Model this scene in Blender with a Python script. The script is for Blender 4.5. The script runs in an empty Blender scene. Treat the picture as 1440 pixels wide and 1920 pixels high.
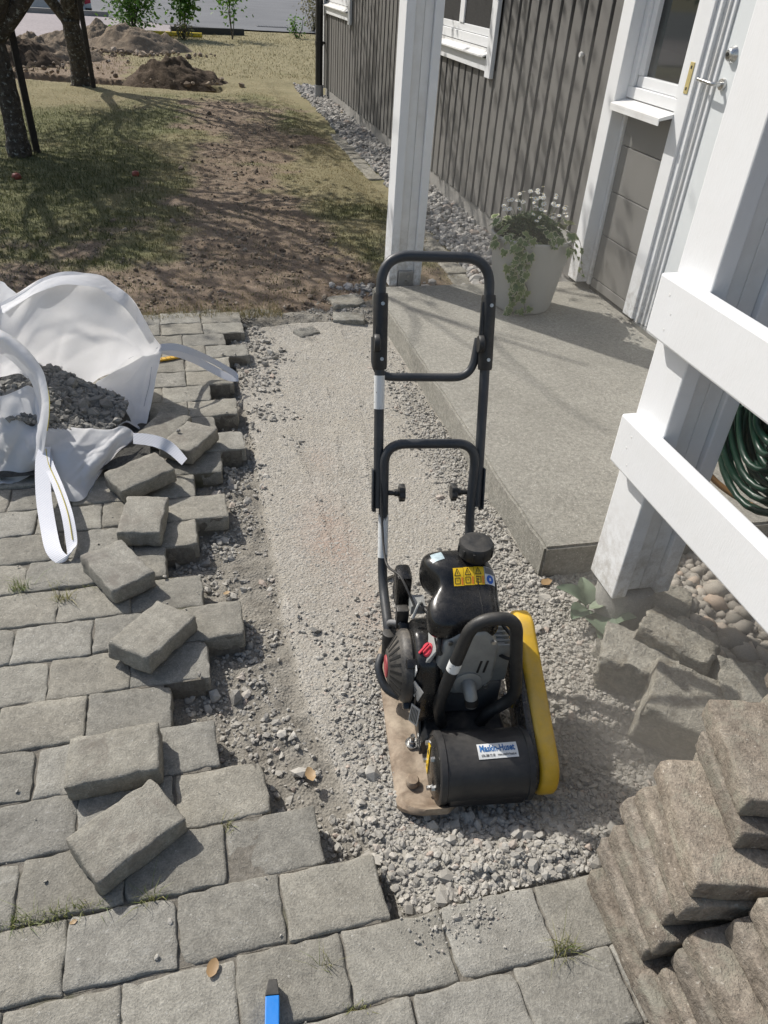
import bpy, bmesh, math, random
import numpy as np
from mathutils import Vector, Matrix, Euler, noise as mn

# ------------------------------------------------------------------ camera, world, sun, exposure
SC = bpy.context.scene
COL = SC.collection
CAM_H = 1.53
FPX = 1398.36
CR = np.array([0.968131, -0.243534, 0.05843])
CU = np.array([0.098533, 0.584872, 0.805119])
CW = np.array([0.230248, 0.773703, -0.590228])
cam = bpy.data.cameras.new('camera')
camo = bpy.data.objects.new('camera', cam)
COL.objects.link(camo)
camo.matrix_world = Matrix(((CR[0], CU[0], -CW[0], 0), (CR[1], CU[1], -CW[1], 0), (CR[2], CU[2], -CW[2], CAM_H), (0, 0, 0, 1)))
cam.sensor_fit = 'VERTICAL'
cam.sensor_height = 24.0
cam.lens = 24.0 * FPX / 1920.0
cam.clip_start = 0.02
cam.clip_end = 3000
SC.camera = camo

SUN_EL = math.radians(44)
SDIR = np.array([0.60 * math.cos(SUN_EL), -0.80 * math.cos(SUN_EL), -math.sin(SUN_EL)])  # the way light travels
wd = bpy.data.worlds.new('World')
SC.world = wd
wd.use_nodes = True
nt = wd.node_tree
bg = nt.nodes['Background']
sky = nt.nodes.new('ShaderNodeTexSky')
sky.sky_type = 'NISHITA'
sky.sun_disc = False
sky.sun_elevation = SUN_EL
sky.sun_rotation = math.atan2(-0.6, 0.8)
sky.air_density = 1.2
sky.dust_density = 2.5
nt.links.new(sky.outputs[0], bg.inputs[0])
bg.inputs[1].default_value = 0.12
sun = bpy.data.lights.new('sun', 'SUN')
sun.energy = 4.5
sun.angle = math.radians(0.55)
sun.color = (1.0, 0.962, 0.90)
suno = bpy.data.objects.new('sun', sun)
COL.objects.link(suno)
suno.rotation_euler = Vector(SDIR).to_track_quat('-Z', 'Y').to_euler()
suno.location = (-6, 8, 10)
SC.view_settings.view_transform = 'Standard'
SC.view_settings.look = 'None'
SC.view_settings.exposure = 0.0
SC.view_settings.gamma = 1.0
SC.view_settings.use_curve_mapping = False
SC.render.engine = 'CYCLES'
SC.cycles.max_bounces = 4
SC.cycles.diffuse_bounces = 3
SC.cycles.glossy_bounces = 2
SC.cycles.transmission_bounces = 2
SC.cycles.volume_bounces = 1

# ------------------------------------------------------------------ helpers
RNG = np.random.default_rng(7)
random.seed(7)

def W(px, py, z=0.0):
    """world point at height z that the photograph shows at pixel px, py (1440 x 1920)"""
    d = (px - 720) * CR - (py - 960) * CU + FPX * CW
    t = (z - CAM_H) / d[2]
    return Vector((d[0] * t, d[1] * t, z))

def tag(o, label=None, cat=None, group=None, kind=None):
    if label: o['label'] = label
    if cat: o['category'] = cat
    if group: o['group'] = group
    if kind: o['kind'] = kind
    return o

def link(name, me, mat=None, parent=None):
    o = bpy.data.objects.new(name, me)
    COL.objects.link(o)
    if mat is not None and me is not None and not me.materials:
        me.materials.append(mat)
    if parent is not None:
        o.parent = parent
    return o

def empty(name, loc=(0, 0, 0), rz=0.0):
    o = bpy.data.objects.new(name, None)
    COL.objects.link(o)
    o.location = loc
    o.rotation_euler = (0, 0, rz)
    o.empty_display_size = 0.05
    return o

def np_mesh(name, V, Fc, smooth=False):
    V = np.asarray(V, dtype=np.float32)
    Fc = np.asarray(Fc, dtype=np.int32)
    me = bpy.data.meshes.new(name)
    k = Fc.shape[1]
    me.vertices.add(len(V)); me.vertices.foreach_set('co', V.ravel())
    me.loops.add(Fc.size); me.loops.foreach_set('vertex_index', Fc.ravel())
    me.polygons.add(len(Fc)); me.polygons.foreach_set('loop_start', np.arange(0, Fc.size, k, dtype=np.int32))
    me.polygons.foreach_set('use_smooth', np.full(len(Fc), smooth, dtype=bool))
    me.update(calc_edges=True)
    return me

def attr(me, name, vals):
    a = me.attributes.new(name, 'FLOAT', 'POINT')
    a.data.foreach_set('value', np.asarray(vals, dtype=np.float32))

def grid_faces(nu, nv):
    i = np.arange(nu - 1)[:, None] * nv + np.arange(nv - 1)[None, :]
    i = i.ravel()
    return np.stack([i, i + nv, i + nv + 1, i + 1], 1)

def hash2(ix, iy, s):
    h = (ix * 374761393 + iy * 668265263 + s * 1442695041) & 0xffffffff
    h = ((h ^ (h >> 13)) * 1274126177) & 0xffffffff
    return ((h ^ (h >> 16)) & 0xffff) / 65535.0

def vnoise(x, y, s=0):
    x = np.asarray(x, float); y = np.asarray(y, float)
    xi = np.floor(x).astype(np.int64); yi = np.floor(y).astype(np.int64)
    fx = x - xi; fy = y - yi
    fx = fx * fx * (3 - 2 * fx); fy = fy * fy * (3 - 2 * fy)
    a = hash2(xi, yi, s); b = hash2(xi + 1, yi, s); c = hash2(xi, yi + 1, s); d = hash2(xi + 1, yi + 1, s)
    return (a * (1 - fx) + b * fx) * (1 - fy) + (c * (1 - fx) + d * fx) * fy

def fbm(x, y, s=0, o=4):
    v = 0.0; a = 0.5; t = 0.0
    for i in range(o):
        v = v + a * vnoise(x * 2 ** i + 17.3 * i, y * 2 ** i - 9.1 * i, s + i); t += a; a *= 0.5
    return v / t

def sstep(a, b, x):
    t = np.clip((x - a) / (b - a), 0, 1)
    return t * t * (3 - 2 * t)

class MB:
    """collects shapes for ONE mesh"""
    def __init__(s): s.v = []; s.f = []
    def add(s, vs, fs, M=None):
        o = len(s.v)
        for p in vs:
            p = Vector(p)
            s.v.append(M @ p if M is not None else p)
        for f in fs: s.f.append([i + o for i in f])
        return s
    def box(s, c, d, rot=None, M=None):
        hx, hy, hz = d[0] / 2, d[1] / 2, d[2] / 2
        vs = [Vector((x, y, z)) for x in (-hx, hx) for y in (-hy, hy) for z in (-hz, hz)]
        if rot is not None:
            e = Euler(rot).to_matrix(); vs = [e @ v for v in vs]
        vs = [v + Vector(c) for v in vs]
        return s.add(vs, [(0, 1, 3, 2), (4, 6, 7, 5), (0, 4, 5, 1), (2, 3, 7, 6), (0, 2, 6, 4), (1, 5, 7, 3)], M)
    def bb(s, x0, x1, y0, y1, z0, z1):
        return s.box(((x0 + x1) / 2, (y0 + y1) / 2, (z0 + z1) / 2), (x1 - x0, y1 - y0, z1 - z0))
    def prism(s, poly, a, b, axis='z', M=None):
        """polygon in the two other axes, swept from a to b along axis"""
        n = len(poly)
        def P(u, v, w):
            return {'x': (w, u, v), 'y': (u, w, v), 'z': (u, v, w)}[axis]
        vs = [P(u, v, a) for u, v in poly] + [P(u, v, b) for u, v in poly]
        fs = [list(range(n))[::-1], [n + i for i in range(n)]] + [(i, (i + 1) % n, n + (i + 1) % n, n + i) for i in range(n)]
        return s.add(vs, fs, M)
    def tube(s, pts, r, seg=12, caps=True, M=None):
        pts = [Vector(p) for p in pts]
        n = len(pts)
        rs = r if hasattr(r, '__len__') else [r] * n
        T = []
        for i in range(n):
            a = pts[max(i - 1, 0)]; b = pts[min(i + 1, n - 1)]
            T.append((b - a).normalized())
        u = T[0].orthogonal().normalized()
        vs = []; fs = []
        for i in range(n):
            u = (u - T[i] * u.dot(T[i])).normalized()
            w = T[i].cross(u)
            for k in range(seg):
                a = 2 * math.pi * k / seg
                vs.append(pts[i] + (u * math.cos(a) + w * math.sin(a)) * rs[i])
        for i in range(n - 1):
            for k in range(seg):
                k2 = (k + 1) % seg
                fs.append((i * seg + k, i * seg + k2, (i + 1) * seg + k2, (i + 1) * seg + k))
        if caps:
            fs.append(tuple(range(seg))[::-1]); fs.append(tuple((n - 1) * seg + k for k in range(seg)))
        return s.add(vs, fs, M)
    def lathe(s, prof, seg=24, c=(0, 0, 0), axis='z', M=None):
        """profile of (radius, along) about an axis through c"""
        n = len(prof); vs = []; fs = []
        for r, h in prof:
            for k in range(seg):
                a = 2 * math.pi * k / seg
                u, v = r * math.cos(a), r * math.sin(a)
                p = {'z': (u, v, h), 'x': (h, u, v), 'y': (v, h, u)}[axis]
                vs.append((p[0] + c[0], p[1] + c[1], p[2] + c[2]))
        for i in range(n - 1):
            for k in range(seg):
                k2 = (k + 1) % seg
                fs.append((i * seg + k, i * seg + k2, (i + 1) * seg + k2, (i + 1) * seg + k))
        fs.append(tuple(range(seg))[::-1]); fs.append(tuple((n - 1) * seg + k for k in range(seg)))
        return s.add(vs, fs, M)
    def mesh(s, name, bevel=0.0, smooth=None, segs=2):
        me = bpy.data.meshes.new(name)
        me.from_pydata([tuple(v) for v in s.v], [], s.f)
        bm = bmesh.new(); bm.from_mesh(me)
        bmesh.ops.recalc_face_normals(bm, faces=bm.faces)
        if bevel > 0:
            es = [e for e in bm.edges if len(e.link_faces) == 2 and e.calc_face_angle(0) > 0.5]
            bmesh.ops.bevel(bm, geom=es, offset=bevel, segments=segs, profile=0.5, affect='EDGES', clamp_overlap=True)
        bm.to_mesh(me); bm.free()
        if smooth is not None:
            me.polygons.foreach_set('use_smooth', [True] * len(me.polygons))
            me.set_sharp_from_angle(angle=math.radians(smooth))
        me.update()
        return me
    def build(s, name, mat, parent=None, bevel=0.0, smooth=None, segs=2):
        return link(name, s.mesh(name, bevel, smooth, segs), mat, parent)

def crom(pts, n):
    """Catmull-Rom through points, n samples a span"""
    P = [Vector(p) for p in pts]
    out = []
    for i in range(len(P) - 1):
        p0 = P[max(i - 1, 0)]; p1 = P[i]; p2 = P[i + 1]; p3 = P[min(i + 2, len(P) - 1)]
        for k in range(n):
            t = k / n
            out.append(0.5 * ((2 * p1) + (p2 - p0) * t + (2 * p0 - 5 * p1 + 4 * p2 - p3) * t * t + (3 * p1 - p0 - 3 * p2 + p3) * t ** 3))
    out.append(P[-1])
    return out

def fillet(pts, r, n=6):
    """polyline with rounded corners"""
    P = [Vector(p) for p in pts]; out = [P[0]]
    for i in range(1, len(P) - 1):
        a = (P[i - 1] - P[i]); b = (P[i + 1] - P[i])
        d = min(r, a.length * .49, b.length * .49)
        A = P[i] + a.normalized() * d; B = P[i] + b.normalized() * d
        for k in range(n + 1):
            t = k / n
            out.append((1 - t) ** 2 * A + 2 * t * (1 - t) * P[i] + t * t * B)
    out.append(P[-1])
    return out

def resample(vs, n):
    P = [np.array(v) for v in vs]
    L = np.concatenate([[0], np.cumsum([np.linalg.norm(P[i + 1] - P[i]) for i in range(len(P) - 1)])])
    t = np.linspace(0, L[-1], n)
    A = np.array(P)
    return np.stack([np.interp(t, L, A[:, k]) for k in range(3)], 1)

def worn_block(name, L, Wd, T, bev=0.006, rough=0.002, seed=0, nx=5, ny=4, nz=2, chips=2):
    """a cast or hewn block, its edges worn round; origin in the middle of the underside"""
    def ax(h, n):
        return [-h, -h + bev] + list(np.linspace(-h + bev, h - bev, n + 1)[1:-1]) + [h - bev, h]
    X, Y, Z = ax(L / 2, nx), ax(Wd / 2, ny), ax(T / 2, nz)
    nxx, nyy, nzz = len(X), len(Y), len(Z)
    idx = {}; vs = []
    def vid(i, j, k):
        key = (i, j, k)
        if key not in idx:
            idx[key] = len(vs); vs.append(Vector((X[i], Y[j], Z[k])))
        return idx[key]
    fs = []
    for i in range(nxx - 1):
        for j in range(nyy - 1):
            fs.append((vid(i, j, 0), vid(i, j + 1, 0), vid(i + 1, j + 1, 0), vid(i + 1, j, 0)))
            fs.append((vid(i, j, nzz - 1), vid(i + 1, j, nzz - 1), vid(i + 1, j + 1, nzz - 1), vid(i, j + 1, nzz - 1)))
    for i in range(nxx - 1):
        for k in range(nzz - 1):
            fs.append((vid(i, 0, k), vid(i + 1, 0, k), vid(i + 1, 0, k + 1), vid(i, 0, k + 1)))
            fs.append((vid(i, nyy - 1, k), vid(i, nyy - 1, k + 1), vid(i + 1, nyy - 1, k + 1), vid(i + 1, nyy - 1, k)))
    for j in range(nyy - 1):
        for k in range(nzz - 1):
            fs.append((vid(0, j, k), vid(0, j, k + 1), vid(0, j + 1, k + 1), vid(0, j + 1, k)))
            fs.append((vid(nxx - 1, j, k), vid(nxx - 1, j + 1, k), vid(nxx - 1, j + 1, k + 1), vid(nxx - 1, j, k + 1)))
    rr = random.Random(seed)
    off = Vector((rr.uniform(-50, 50), rr.uniform(-50, 50), rr.uniform(-50, 50)))
    cc = [Vector((rr.choice((-1, 1)) * L / 2 * rr.uniform(.3, 1), rr.choice((-1, 1)) * Wd / 2, T / 2)) for _ in range(chips)]
    H = Vector((L / 2, Wd / 2, T / 2))
    for i, p in enumerate(vs):
        q = Vector([max(-H[a] + bev, min(H[a] - bev, p[a])) for a in range(3)])
        d = p - q
        if d.length > 1e-9 and d.length > bev * 1.01: p = q + d.normalized() * bev
        n = mn.noise_vector(p * 28 + off) * rough + mn.noise_vector(p * 75 + off) * rough * .6
        edge = sum(1 for a in range(3) if abs(p[a]) > H[a] - bev * 1.2)
        if edge >= 2: n *= 1.7
        for c in cc:
            dd = (p - c).length
            if dd < .022: n -= (p - Vector((0, 0, 0))).normalized() * (0.006 * (1 - dd / .022))
        vs[i] = p + n + Vector((0, 0, T / 2))
    me = bpy.data.meshes.new(name)
    me.from_pydata([tuple(v) for v in vs], [], fs)
    me.polygons.foreach_set('use_smooth', [True] * len(me.polygons))
    me.set_sharp_from_angle(angle=math.radians(50))
    me.update()
    return me

def ico():
    bm = bmesh.new(); bmesh.ops.create_icosphere(bm, subdivisions=1, radius=1)
    V = np.array([v.co[:] for v in bm.verts]); Fc = np.array([[v.index for v in f.verts] for f in bm.faces]); bm.free()
    return V, Fc
ICO_V, ICO_F = ico()

def stones_mesh(name, pos, size, seed=1, flat=0.65, tilt=1.0, angular=0.36, smooth=False):
    """many small stones as one mesh, each a crooked twelve-cornered pebble"""
    r = np.random.default_rng(seed)
    N = len(pos); K = 16
    protos = []
    for k in range(K):
        p = ICO_V * (1 + r.uniform(-angular, angular, (12, 1))) * np.array([r.uniform(.85, 1.35), r.uniform(.7, 1.0), 1.0])
        protos.append(p)
    protos = np.array(protos)
    P = protos[r.integers(0, K, N)]
    P = P * np.array([1, 1, flat])
    a, b, c = r.uniform(0, 6.283, N), r.normal(0, .35, N) * tilt, r.normal(0, .35, N) * tilt
    def Rm(ang, ax):
        z = np.zeros((N, 3, 3)); co, si = np.cos(ang), np.sin(ang)
        i, j = [(1, 2), (0, 2), (0, 1)][ax]; k = ax
        z[:, k, k] = 1; z[:, i, i] = co; z[:, j, j] = co; z[:, i, j] = -si; z[:, j, i] = si
        return z
    M = Rm(a, 2) @ Rm(b, 0) @ Rm(c, 1)
    V = np.einsum('nij,nkj->nki', M, P) * np.asarray(size)[:, None, None] + np.asarray(pos)[:, None, :]
    Fc = (ICO_F[None] + (np.arange(N) * 12)[:, None, None]).reshape(-1, 3)
    me = np_mesh(name, V.reshape(-1, 3), Fc, smooth)
    attr(me, 'tone', np.repeat(r.uniform(0, 1, N), 12))
    return me
# ------------------------------------------------------------------ materials
class NT:
    def __init__(s, name):
        s.m = bpy.data.materials.new(name); s.m.use_nodes = True
        s.t = s.m.node_tree; s.b = s.t.nodes['Principled BSDF']
    def n(s, typ, **kw):
        x = s.t.nodes.new('ShaderNode' + typ)
        for k, v in kw.items():
            if hasattr(x, k): setattr(x, k, v)
            else: x.inputs[k.replace('_', ' ')].default_value = v
        return x
    def l(s, a, b): s.t.links.new(a, b)
    def coord(s, kind='Object', jitter=True):
        tc = s.n('TexCoord'); o = tc.outputs['Object']
        if kind == 'World':
            o = s.n('NewGeometry').outputs['Position']
        if not jitter: return o
        oi = s.n('ObjectInfo'); m = s.n('Math', operation='MULTIPLY'); m.inputs[1].default_value = 37.0
        s.l(oi.outputs['Random'], m.inputs[0])
        a = s.n('VectorMath', operation='ADD'); s.l(o, a.inputs[0]); s.l(m.outputs[0], a.inputs[1])
        return a.outputs[0]
    def noise(s, co, scale, detail=4, rough=.6, dist=0):
        x = s.n('TexNoise'); s.l(co, x.inputs['Vector'])
        x.inputs['Scale'].default_value = scale; x.inputs['Detail'].default_value = detail
        x.inputs['Roughness'].default_value = rough; x.inputs['Distortion'].default_value = dist
        return x.outputs['Fac']
    def voro(s, co, scale, out='Distance', feature='F1'):
        x = s.n('TexVoronoi'); x.feature = feature; s.l(co, x.inputs['Vector']); x.inputs['Scale'].default_value = scale
        return x.outputs[out]
    def ramp(s, fac, stops):
        x = s.n('ValToRGB'); s.l(fac, x.inputs[0]); e = x.color_ramp.elements
        while len(e) < len(stops): e.new(0.5)
        for el, (p, c) in zip(e, stops):
            el.position = p
            el.color = tuple(c) + (1,) if hasattr(c, '__len__') else (c, c, c, 1)
        return x.outputs[0]
    def mix(s, fac, a, b, mode='MIX'):
        x = s.n('MixRGB'); x.blend_type = mode
        for v, i in ((fac, 0), (a, 1), (b, 2)):
            if hasattr(v, 'node'): s.l(v, x.inputs[i])
            elif i == 0: x.inputs[0].default_value = v
            else: x.inputs[i].default_value = tuple(v) + (1,) if hasattr(v, '__len__') else (v, v, v, 1)
        return x.outputs[0]
    def attr(s, name):
        x = s.n('Attribute'); x.attribute_name = name; return x.outputs['Fac']
    def bump(s, h, strength=.4, dist=.002, prev=None):
        x = s.n('Bump'); x.inputs['Strength'].default_value = strength; x.inputs['Distance'].default_value = dist
        s.l(h, x.inputs['Height'])
        if prev is not None: s.l(prev, x.inputs['Normal'])
        return x.outputs[0]
    def done(s, col=None, rough=None, normal=None, metal=0.0, spec=.5):
        b = s.b
        for v, k in ((col, 'Base Color'), (rough, 'Roughness'), (normal, 'Normal')):
            if v is None: continue
            if hasattr(v, 'node'): s.l(v, b.inputs[k])
            elif k == 'Base Color': b.inputs[k].default_value = tuple(v) + (1,)
            else: b.inputs[k].default_value = v
        b.inputs['Metallic'].default_value = metal
        b.inputs['Specular IOR Level'].default_value = spec
        return s.m

def m_concrete(name, lo, hi, pale=(.42, .41, .38), scale=9, bump=.5, world=False, grain=260, stain=None, vary=.18, mottle=.35, hard=.5, lime=0.0):
    t = NT(name); co = t.coord('World' if world else 'Object', jitter=not world)
    n1 = t.noise(co, scale, 6, .65); n2 = t.noise(co, grain, 3, .7); n3 = t.noise(co, 55, 4, .7)
    c = t.ramp(n1, [(.3, lo), (.7, hi)])
    c = t.mix(.55, c, t.ramp(n2, [(.25, .25), (.5, .5), (.78, .85)]), 'OVERLAY')
    c = t.mix(mottle, c, t.ramp(n3, [(.3, .28), (.7, .72)]), 'OVERLAY')
    v = t.voro(co, 95); pit = t.ramp(v, [(.0, 0.0), (.16, 1.0)])
    sp = t.ramp(t.noise(co, 120, 2, .5), [(.68, 0.0), (.74, 1.0)])
    c = t.mix(sp, c, pale)
    if lime:
        c = t.mix(t.ramp(t.noise(co, 17, 6, .8, .5), [(.60, 0.0), (.70, lime)]), c, pale)
        c = t.mix(t.ramp(t.noise(co, 6, 5, .75, .4), [(.50, 0.0), (.72, .32)]), c, tuple(x * .78 for x in lo))
    if stain is not None:
        c = t.mix(t.ramp(t.noise(co, 14, 5, .7, .6), [(.5, 0.0), (.66, .8)]), c, stain)
    if not world and vary:
        oi = t.n('ObjectInfo'); c = t.mix(1.0, c, t.ramp(oi.outputs['Random'], [(0, 1 - vary), (1, 1.0)]), 'MULTIPLY')
        m7 = t.n('Math', operation='MULTIPLY'); m7.inputs[1].default_value = 7.31; t.l(oi.outputs['Random'], m7.inputs[0])
        fr = t.n('Math', operation='FRACT'); t.l(m7.outputs[0], fr.inputs[0])
        c = t.mix(1.0, c, t.ramp(fr.outputs[0], [(0, (1.0, .975, .93)), (.5, (1, .99, .965)), (1, (.985, .985, .985))]), 'MULTIPLY')
    b = t.bump(n2, bump, .0025); b = t.bump(pit, .25, .002, b); b = t.bump(n3, hard, .004 if hard < .6 else .007, b)
    return t.done(c, .93, b, spec=.25)

def m_paint(name, col, dirt=(.35, .33, .3), amount=.25, rough=.45, grain=True, bump=.12, splash=False):
    t = NT(name); co = t.coord()
    mp = t.n('Mapping'); t.l(co, mp.inputs[0]); mp.inputs['Scale'].default_value = (6, 6, 1.2)
    n1 = t.noise(co, 5, 5, .65); n2 = t.noise(mp.outputs[0], 40, 4, .7); n3 = t.noise(co, 160, 2, .6)
    f = t.ramp(n1, [(.42, 0.0), (.85, amount)])
    c = t.mix(f, col, dirt)
    c = t.mix(t.ramp(t.noise(co, 60, 5, .75), [(.70, 0.0), (.78, amount * 1.6)]), c, dirt)
    if splash:
        g = t.n('NewGeometry'); sx = t.n('SeparateXYZ'); t.l(g.outputs['Position'], sx.inputs[0])
        lowz = t.ramp(sx.outputs['Z'], [(.05, .85), (.42, 0.0)])
        c = t.mix(t.mix(1.0, lowz, t.ramp(t.noise(co, 26, 6, .8), [(.42, 0.0), (.62, 1.0)]), 'MULTIPLY'), c, (.36, .33, .28))
        c = t.mix(t.ramp(t.noise(mp.outputs[0], 9, 6, .8, .8), [(.62, 0.0), (.72, .22)]), c, (.50, .47, .41))
    b = t.bump(n2, bump * 1.3, .0025); b = t.bump(n3, bump * .6, .001, b); b = t.bump(n1, bump * 1.2, .006, b)
    return t.done(c, t.ramp(n1, [(.3, rough - .1), (.7, rough + .15)]), b, spec=.4)

def m_plain(name, col, rough=.5, metal=0.0, var=.15, scale=30, bump=.0, spec=.5, dust=0.0, dustcol=(.42, .37, .30)):
    t = NT(name); co = t.coord()
    n = t.noise(co, scale, 5, .65)
    c = t.mix(1.0, col, t.ramp(n, [(.25, 1 - var), (.75, 1.0)]), 'MULTIPLY')
    r = t.ramp(t.noise(co, scale * 2.3, 4, .7), [(.3, max(rough - .12, .05)), (.75, min(rough + .18, 1))])
    if dust > 0:
        g = t.n('NewGeometry'); sx = t.n('SeparateXYZ'); t.l(g.outputs['Normal'], sx.inputs[0])
        up = t.ramp(sx.outputs['Z'], [(.1, .18), (.9, 1.0)])
        m = t.mix(1.0, up, t.ramp(t.noise(co, scale * .8, 6, .75, .4), [(.35, 0.0), (.75, dust)]), 'MULTIPLY')
        c = t.mix(m, c, dustcol); r = t.mix(m, r, .95)
    b = t.bump(t.noise(co, scale * 8, 2, .6), bump, .001) if bump else None
    return t.done(c, r, b, metal, spec)

def m_stone(name, lo, hi, tint=(.42, .30, .24), wrld=True, bump=.5, dusty=0.0, dustcol=(.45, .42, .36)):
    t = NT(name); co = t.coord('World', False)
    a = t.attr('tone')
    c = t.ramp(a, [(0.0, lo), (.55, tuple((x + y) / 2 for x, y in zip(lo, hi))), (.93, hi), (1.0, tint)])
    c = t.mix(.5, c, t.ramp(t.noise(co, 240, 4, .7), [(.3, .3), (.7, .72)]), 'OVERLAY')
    if dusty:
        g = t.n('NewGeometry'); sx = t.n('SeparateXYZ'); t.l(g.outputs['Normal'], sx.inputs[0])
        c = t.mix(t.ramp(sx.outputs['Z'], [(.2, 0.0), (.95, dusty)]), c, dustcol)
    return t.done(c, .92, t.bump(t.noise(co, 500, 3, .7), bump, .0015), spec=.25)

PAVER = m_concrete('paver_concrete', (.235, .225, .198), (.345, .332, .294), bump=1.0, grain=230, vary=.24, mottle=.45, hard=.5, lime=.5)
PAVER2 = m_concrete('paver_concrete_loose', (.24, .228, .198), (.35, .335, .293), bump=1.0, grain=230, stain=(.21, .19, .165), vary=.22, mottle=.45, hard=.5, lime=.4)
OLD = m_concrete('old_paver_concrete', (.19, .160, .132), (.36, .322, .272), pale=(.5, .47, .42), scale=11, bump=1.1, grain=200, stain=(.31, .30, .25), vary=.35, mottle=.7, hard=.75, lime=.6)
ROUGHBLOCK = m_concrete('rough_block_concrete', (.24, .228, .198), (.385, .37, .325), scale=7, bump=1.6, grain=150, stain=(.21, .19, .155), mottle=.6, hard=1.0)
SLAB = m_concrete('slab_concrete', (.235, .225, .195), (.33, .315, .275), pale=(.55, .53, .48), scale=2.2, bump=1.2, world=True, grain=150, mottle=.55, lime=.35)
FOUND = m_concrete('foundation_render', (.22, .21, .195), (.31, .30, .28), scale=3, bump=.5, world=True)
WHITE = m_paint('white_paint', (.80, .81, .82), dirt=(.55, .53, .48), amount=.22, rough=.42, splash=True)
WHITE2 = m_paint('white_paint_dirty', (.78, .78, .77), dirt=(.45, .41, .35), amount=.5, rough=.5, splash=True)
GREY = m_paint('grey_wood_stain', (.142, .137, .129), dirt=(.215, .206, .192), amount=.5, rough=.65, bump=.3)
GREYD = m_plain('dark_batten', (.02, .0195, .019), .8)
PANEL = m_paint('grey_panel_paint', (.165, .16, .15), dirt=(.22, .212, .2), amount=.4, rough=.55)
DOORW = m_paint('door_white', (.72, .75, .76), dirt=(.6, .6, .58), amount=.15, rough=.4)
BLACKPLASTIC = m_plain('black_plastic', (.009, .0095, .0105), .24, var=.3, dust=.05)
BLACKSAT = m_plain('black_satin_steel', (.016, .017, .019), .38, var=.35, bump=.15, dust=.22)
BLACKMATT = m_plain('black_rubber', (.018, .019, .020), .5, var=.3, bump=.2, dust=.14)
TUBE = m_plain('grey_black_tube_paint', (.038, .043, .050), .42, var=.3, scale=18, bump=.1, dust=.12)
YELLOW = m_plain('yellow_machine_paint', (.76, .46, .016), .38, var=.3, scale=24, dust=.38, dustcol=(.50, .40, .25))
STEEL = m_plain('bare_steel', (.55, .55, .54), .35, metal=1.0, var=.3)
ALU = m_plain('cast_grey_metal', (.36, .375, .37), .48, metal=.35, var=.3, scale=25, bump=.2, dust=.3)
CHROME = m_plain('brushed_chrome', (.62, .62, .61), .28, metal=1.0, var=.15)
BRASS = m_plain('brass_plate', (.72, .60, .26), .4, metal=.4, var=.2)
RED = m_plain('red_plastic', (.62, .045, .075), .4)
BLUE = m_plain('blue_aluminium', (.012, .21, .66), .42, var=.12)
LABELW = m_plain('label_white', (.75, .76, .75), .4, var=.15)
LABELY = m_plain('label_yellow', (.85, .55, .02), .4, var=.1)
LABELO = m_plain('label_orange', (.80, .22, .03), .4, var=.1)
LABELB = m_plain('label_blue', (.015, .12, .5), .4, var=.1)
INK = m_plain('ink_black', (.012, .012, .012), .5)
INKBLUE = m_plain('ink_blue', (.015, .13, .36), .5)
TAPE = None
def m_tape():
    t = NT('worn_white_tape'); co = t.coord()
    n = t.noise(co, 70, 4, .7)
    c = t.mix(t.ramp(n, [(.63, 0.0), (.66, 1.0)]), (.72, .73, .72), (.02, .02, .022))
    return t.done(c, .5)
TAPE = m_tape()
def m_plate():
    t = NT('dusty_steel_plate'); co = t.coord()
    n = t.noise(co, 11, 6, .7, .5); n2 = t.noise(co, 60, 4, .7)
    c = t.ramp(n, [(.3, (.16, .115, .08)), (.5, (.30, .24, .18)), (.72, (.40, .335, .255))])
    c = t.mix(.5, c, t.ramp(n2, [(.3, .3), (.7, .7)]), 'OVERLAY')
    return t.done(c, .75, t.bump(n2, .3, .002), .1, .3)
PLATE = m_plate()
def m_fabric():
    t = NT('white_woven_polypropylene'); co = t.coord()
    n = t.noise(co, 3.5, 5, .7, .4); 
    c = t.mix(t.ramp(n, [(.45, 0.0), (.8, .55)]), (.87, .875, .89), (.72, .69, .65))
    wv = t.n('TexWave'); t.l(co, wv.inputs['Vector']); wv.inputs['Scale'].default_value = 140; wv.bands_direction = 'Z'
    wv2 = t.n('TexWave'); t.l(co, wv2.inputs['Vector']); wv2.inputs['Scale'].default_value = 140; wv2.bands_direction = 'X'
    h = t.mix(1.0, wv.outputs['Fac'], wv2.outputs['Fac'], 'MULTIPLY')
    b = t.bump(h, .12, .001); b = t.bump(t.noise(co, 9, 5, .6, 1.5), .16, .03, b); b = t.bump(t.noise(co, 60, 3, .6, .6), .15, .003, b)
    m = t.done(c, .55, b, spec=.35)
    # thin cloth lets some light through
    tr = t.n('BsdfTranslucent'); tr.inputs[0].default_value = (.85, .85, .87, 1)
    ms = t.n('MixShader'); ms.inputs[0].default_value = .4
    out = t.t.nodes['Material Output']
    t.l(t.b.outputs[0], ms.inputs[1]); t.l(tr.outputs[0], ms.inputs[2]); t.l(ms.outputs[0], out.inputs[0])
    return m
FABRIC = m_fabric()
def m_web():
    t = NT('white_webbing'); co = t.coord()
    wv = t.n('TexWave'); t.l(co, wv.inputs['Vector']); wv.inputs['Scale'].default_value = 75; wv.bands_direction = 'DIAGONAL'
    c = t.mix(t.ramp(wv.outputs['Fac'], [(.2, .0), (.8, .5)]), (.60, .61, .66), (.82, .82, .84))
    return t.done(c, .65, t.bump(wv.outputs['Fac'], .5, .0015))
WEB = m_web()
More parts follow.
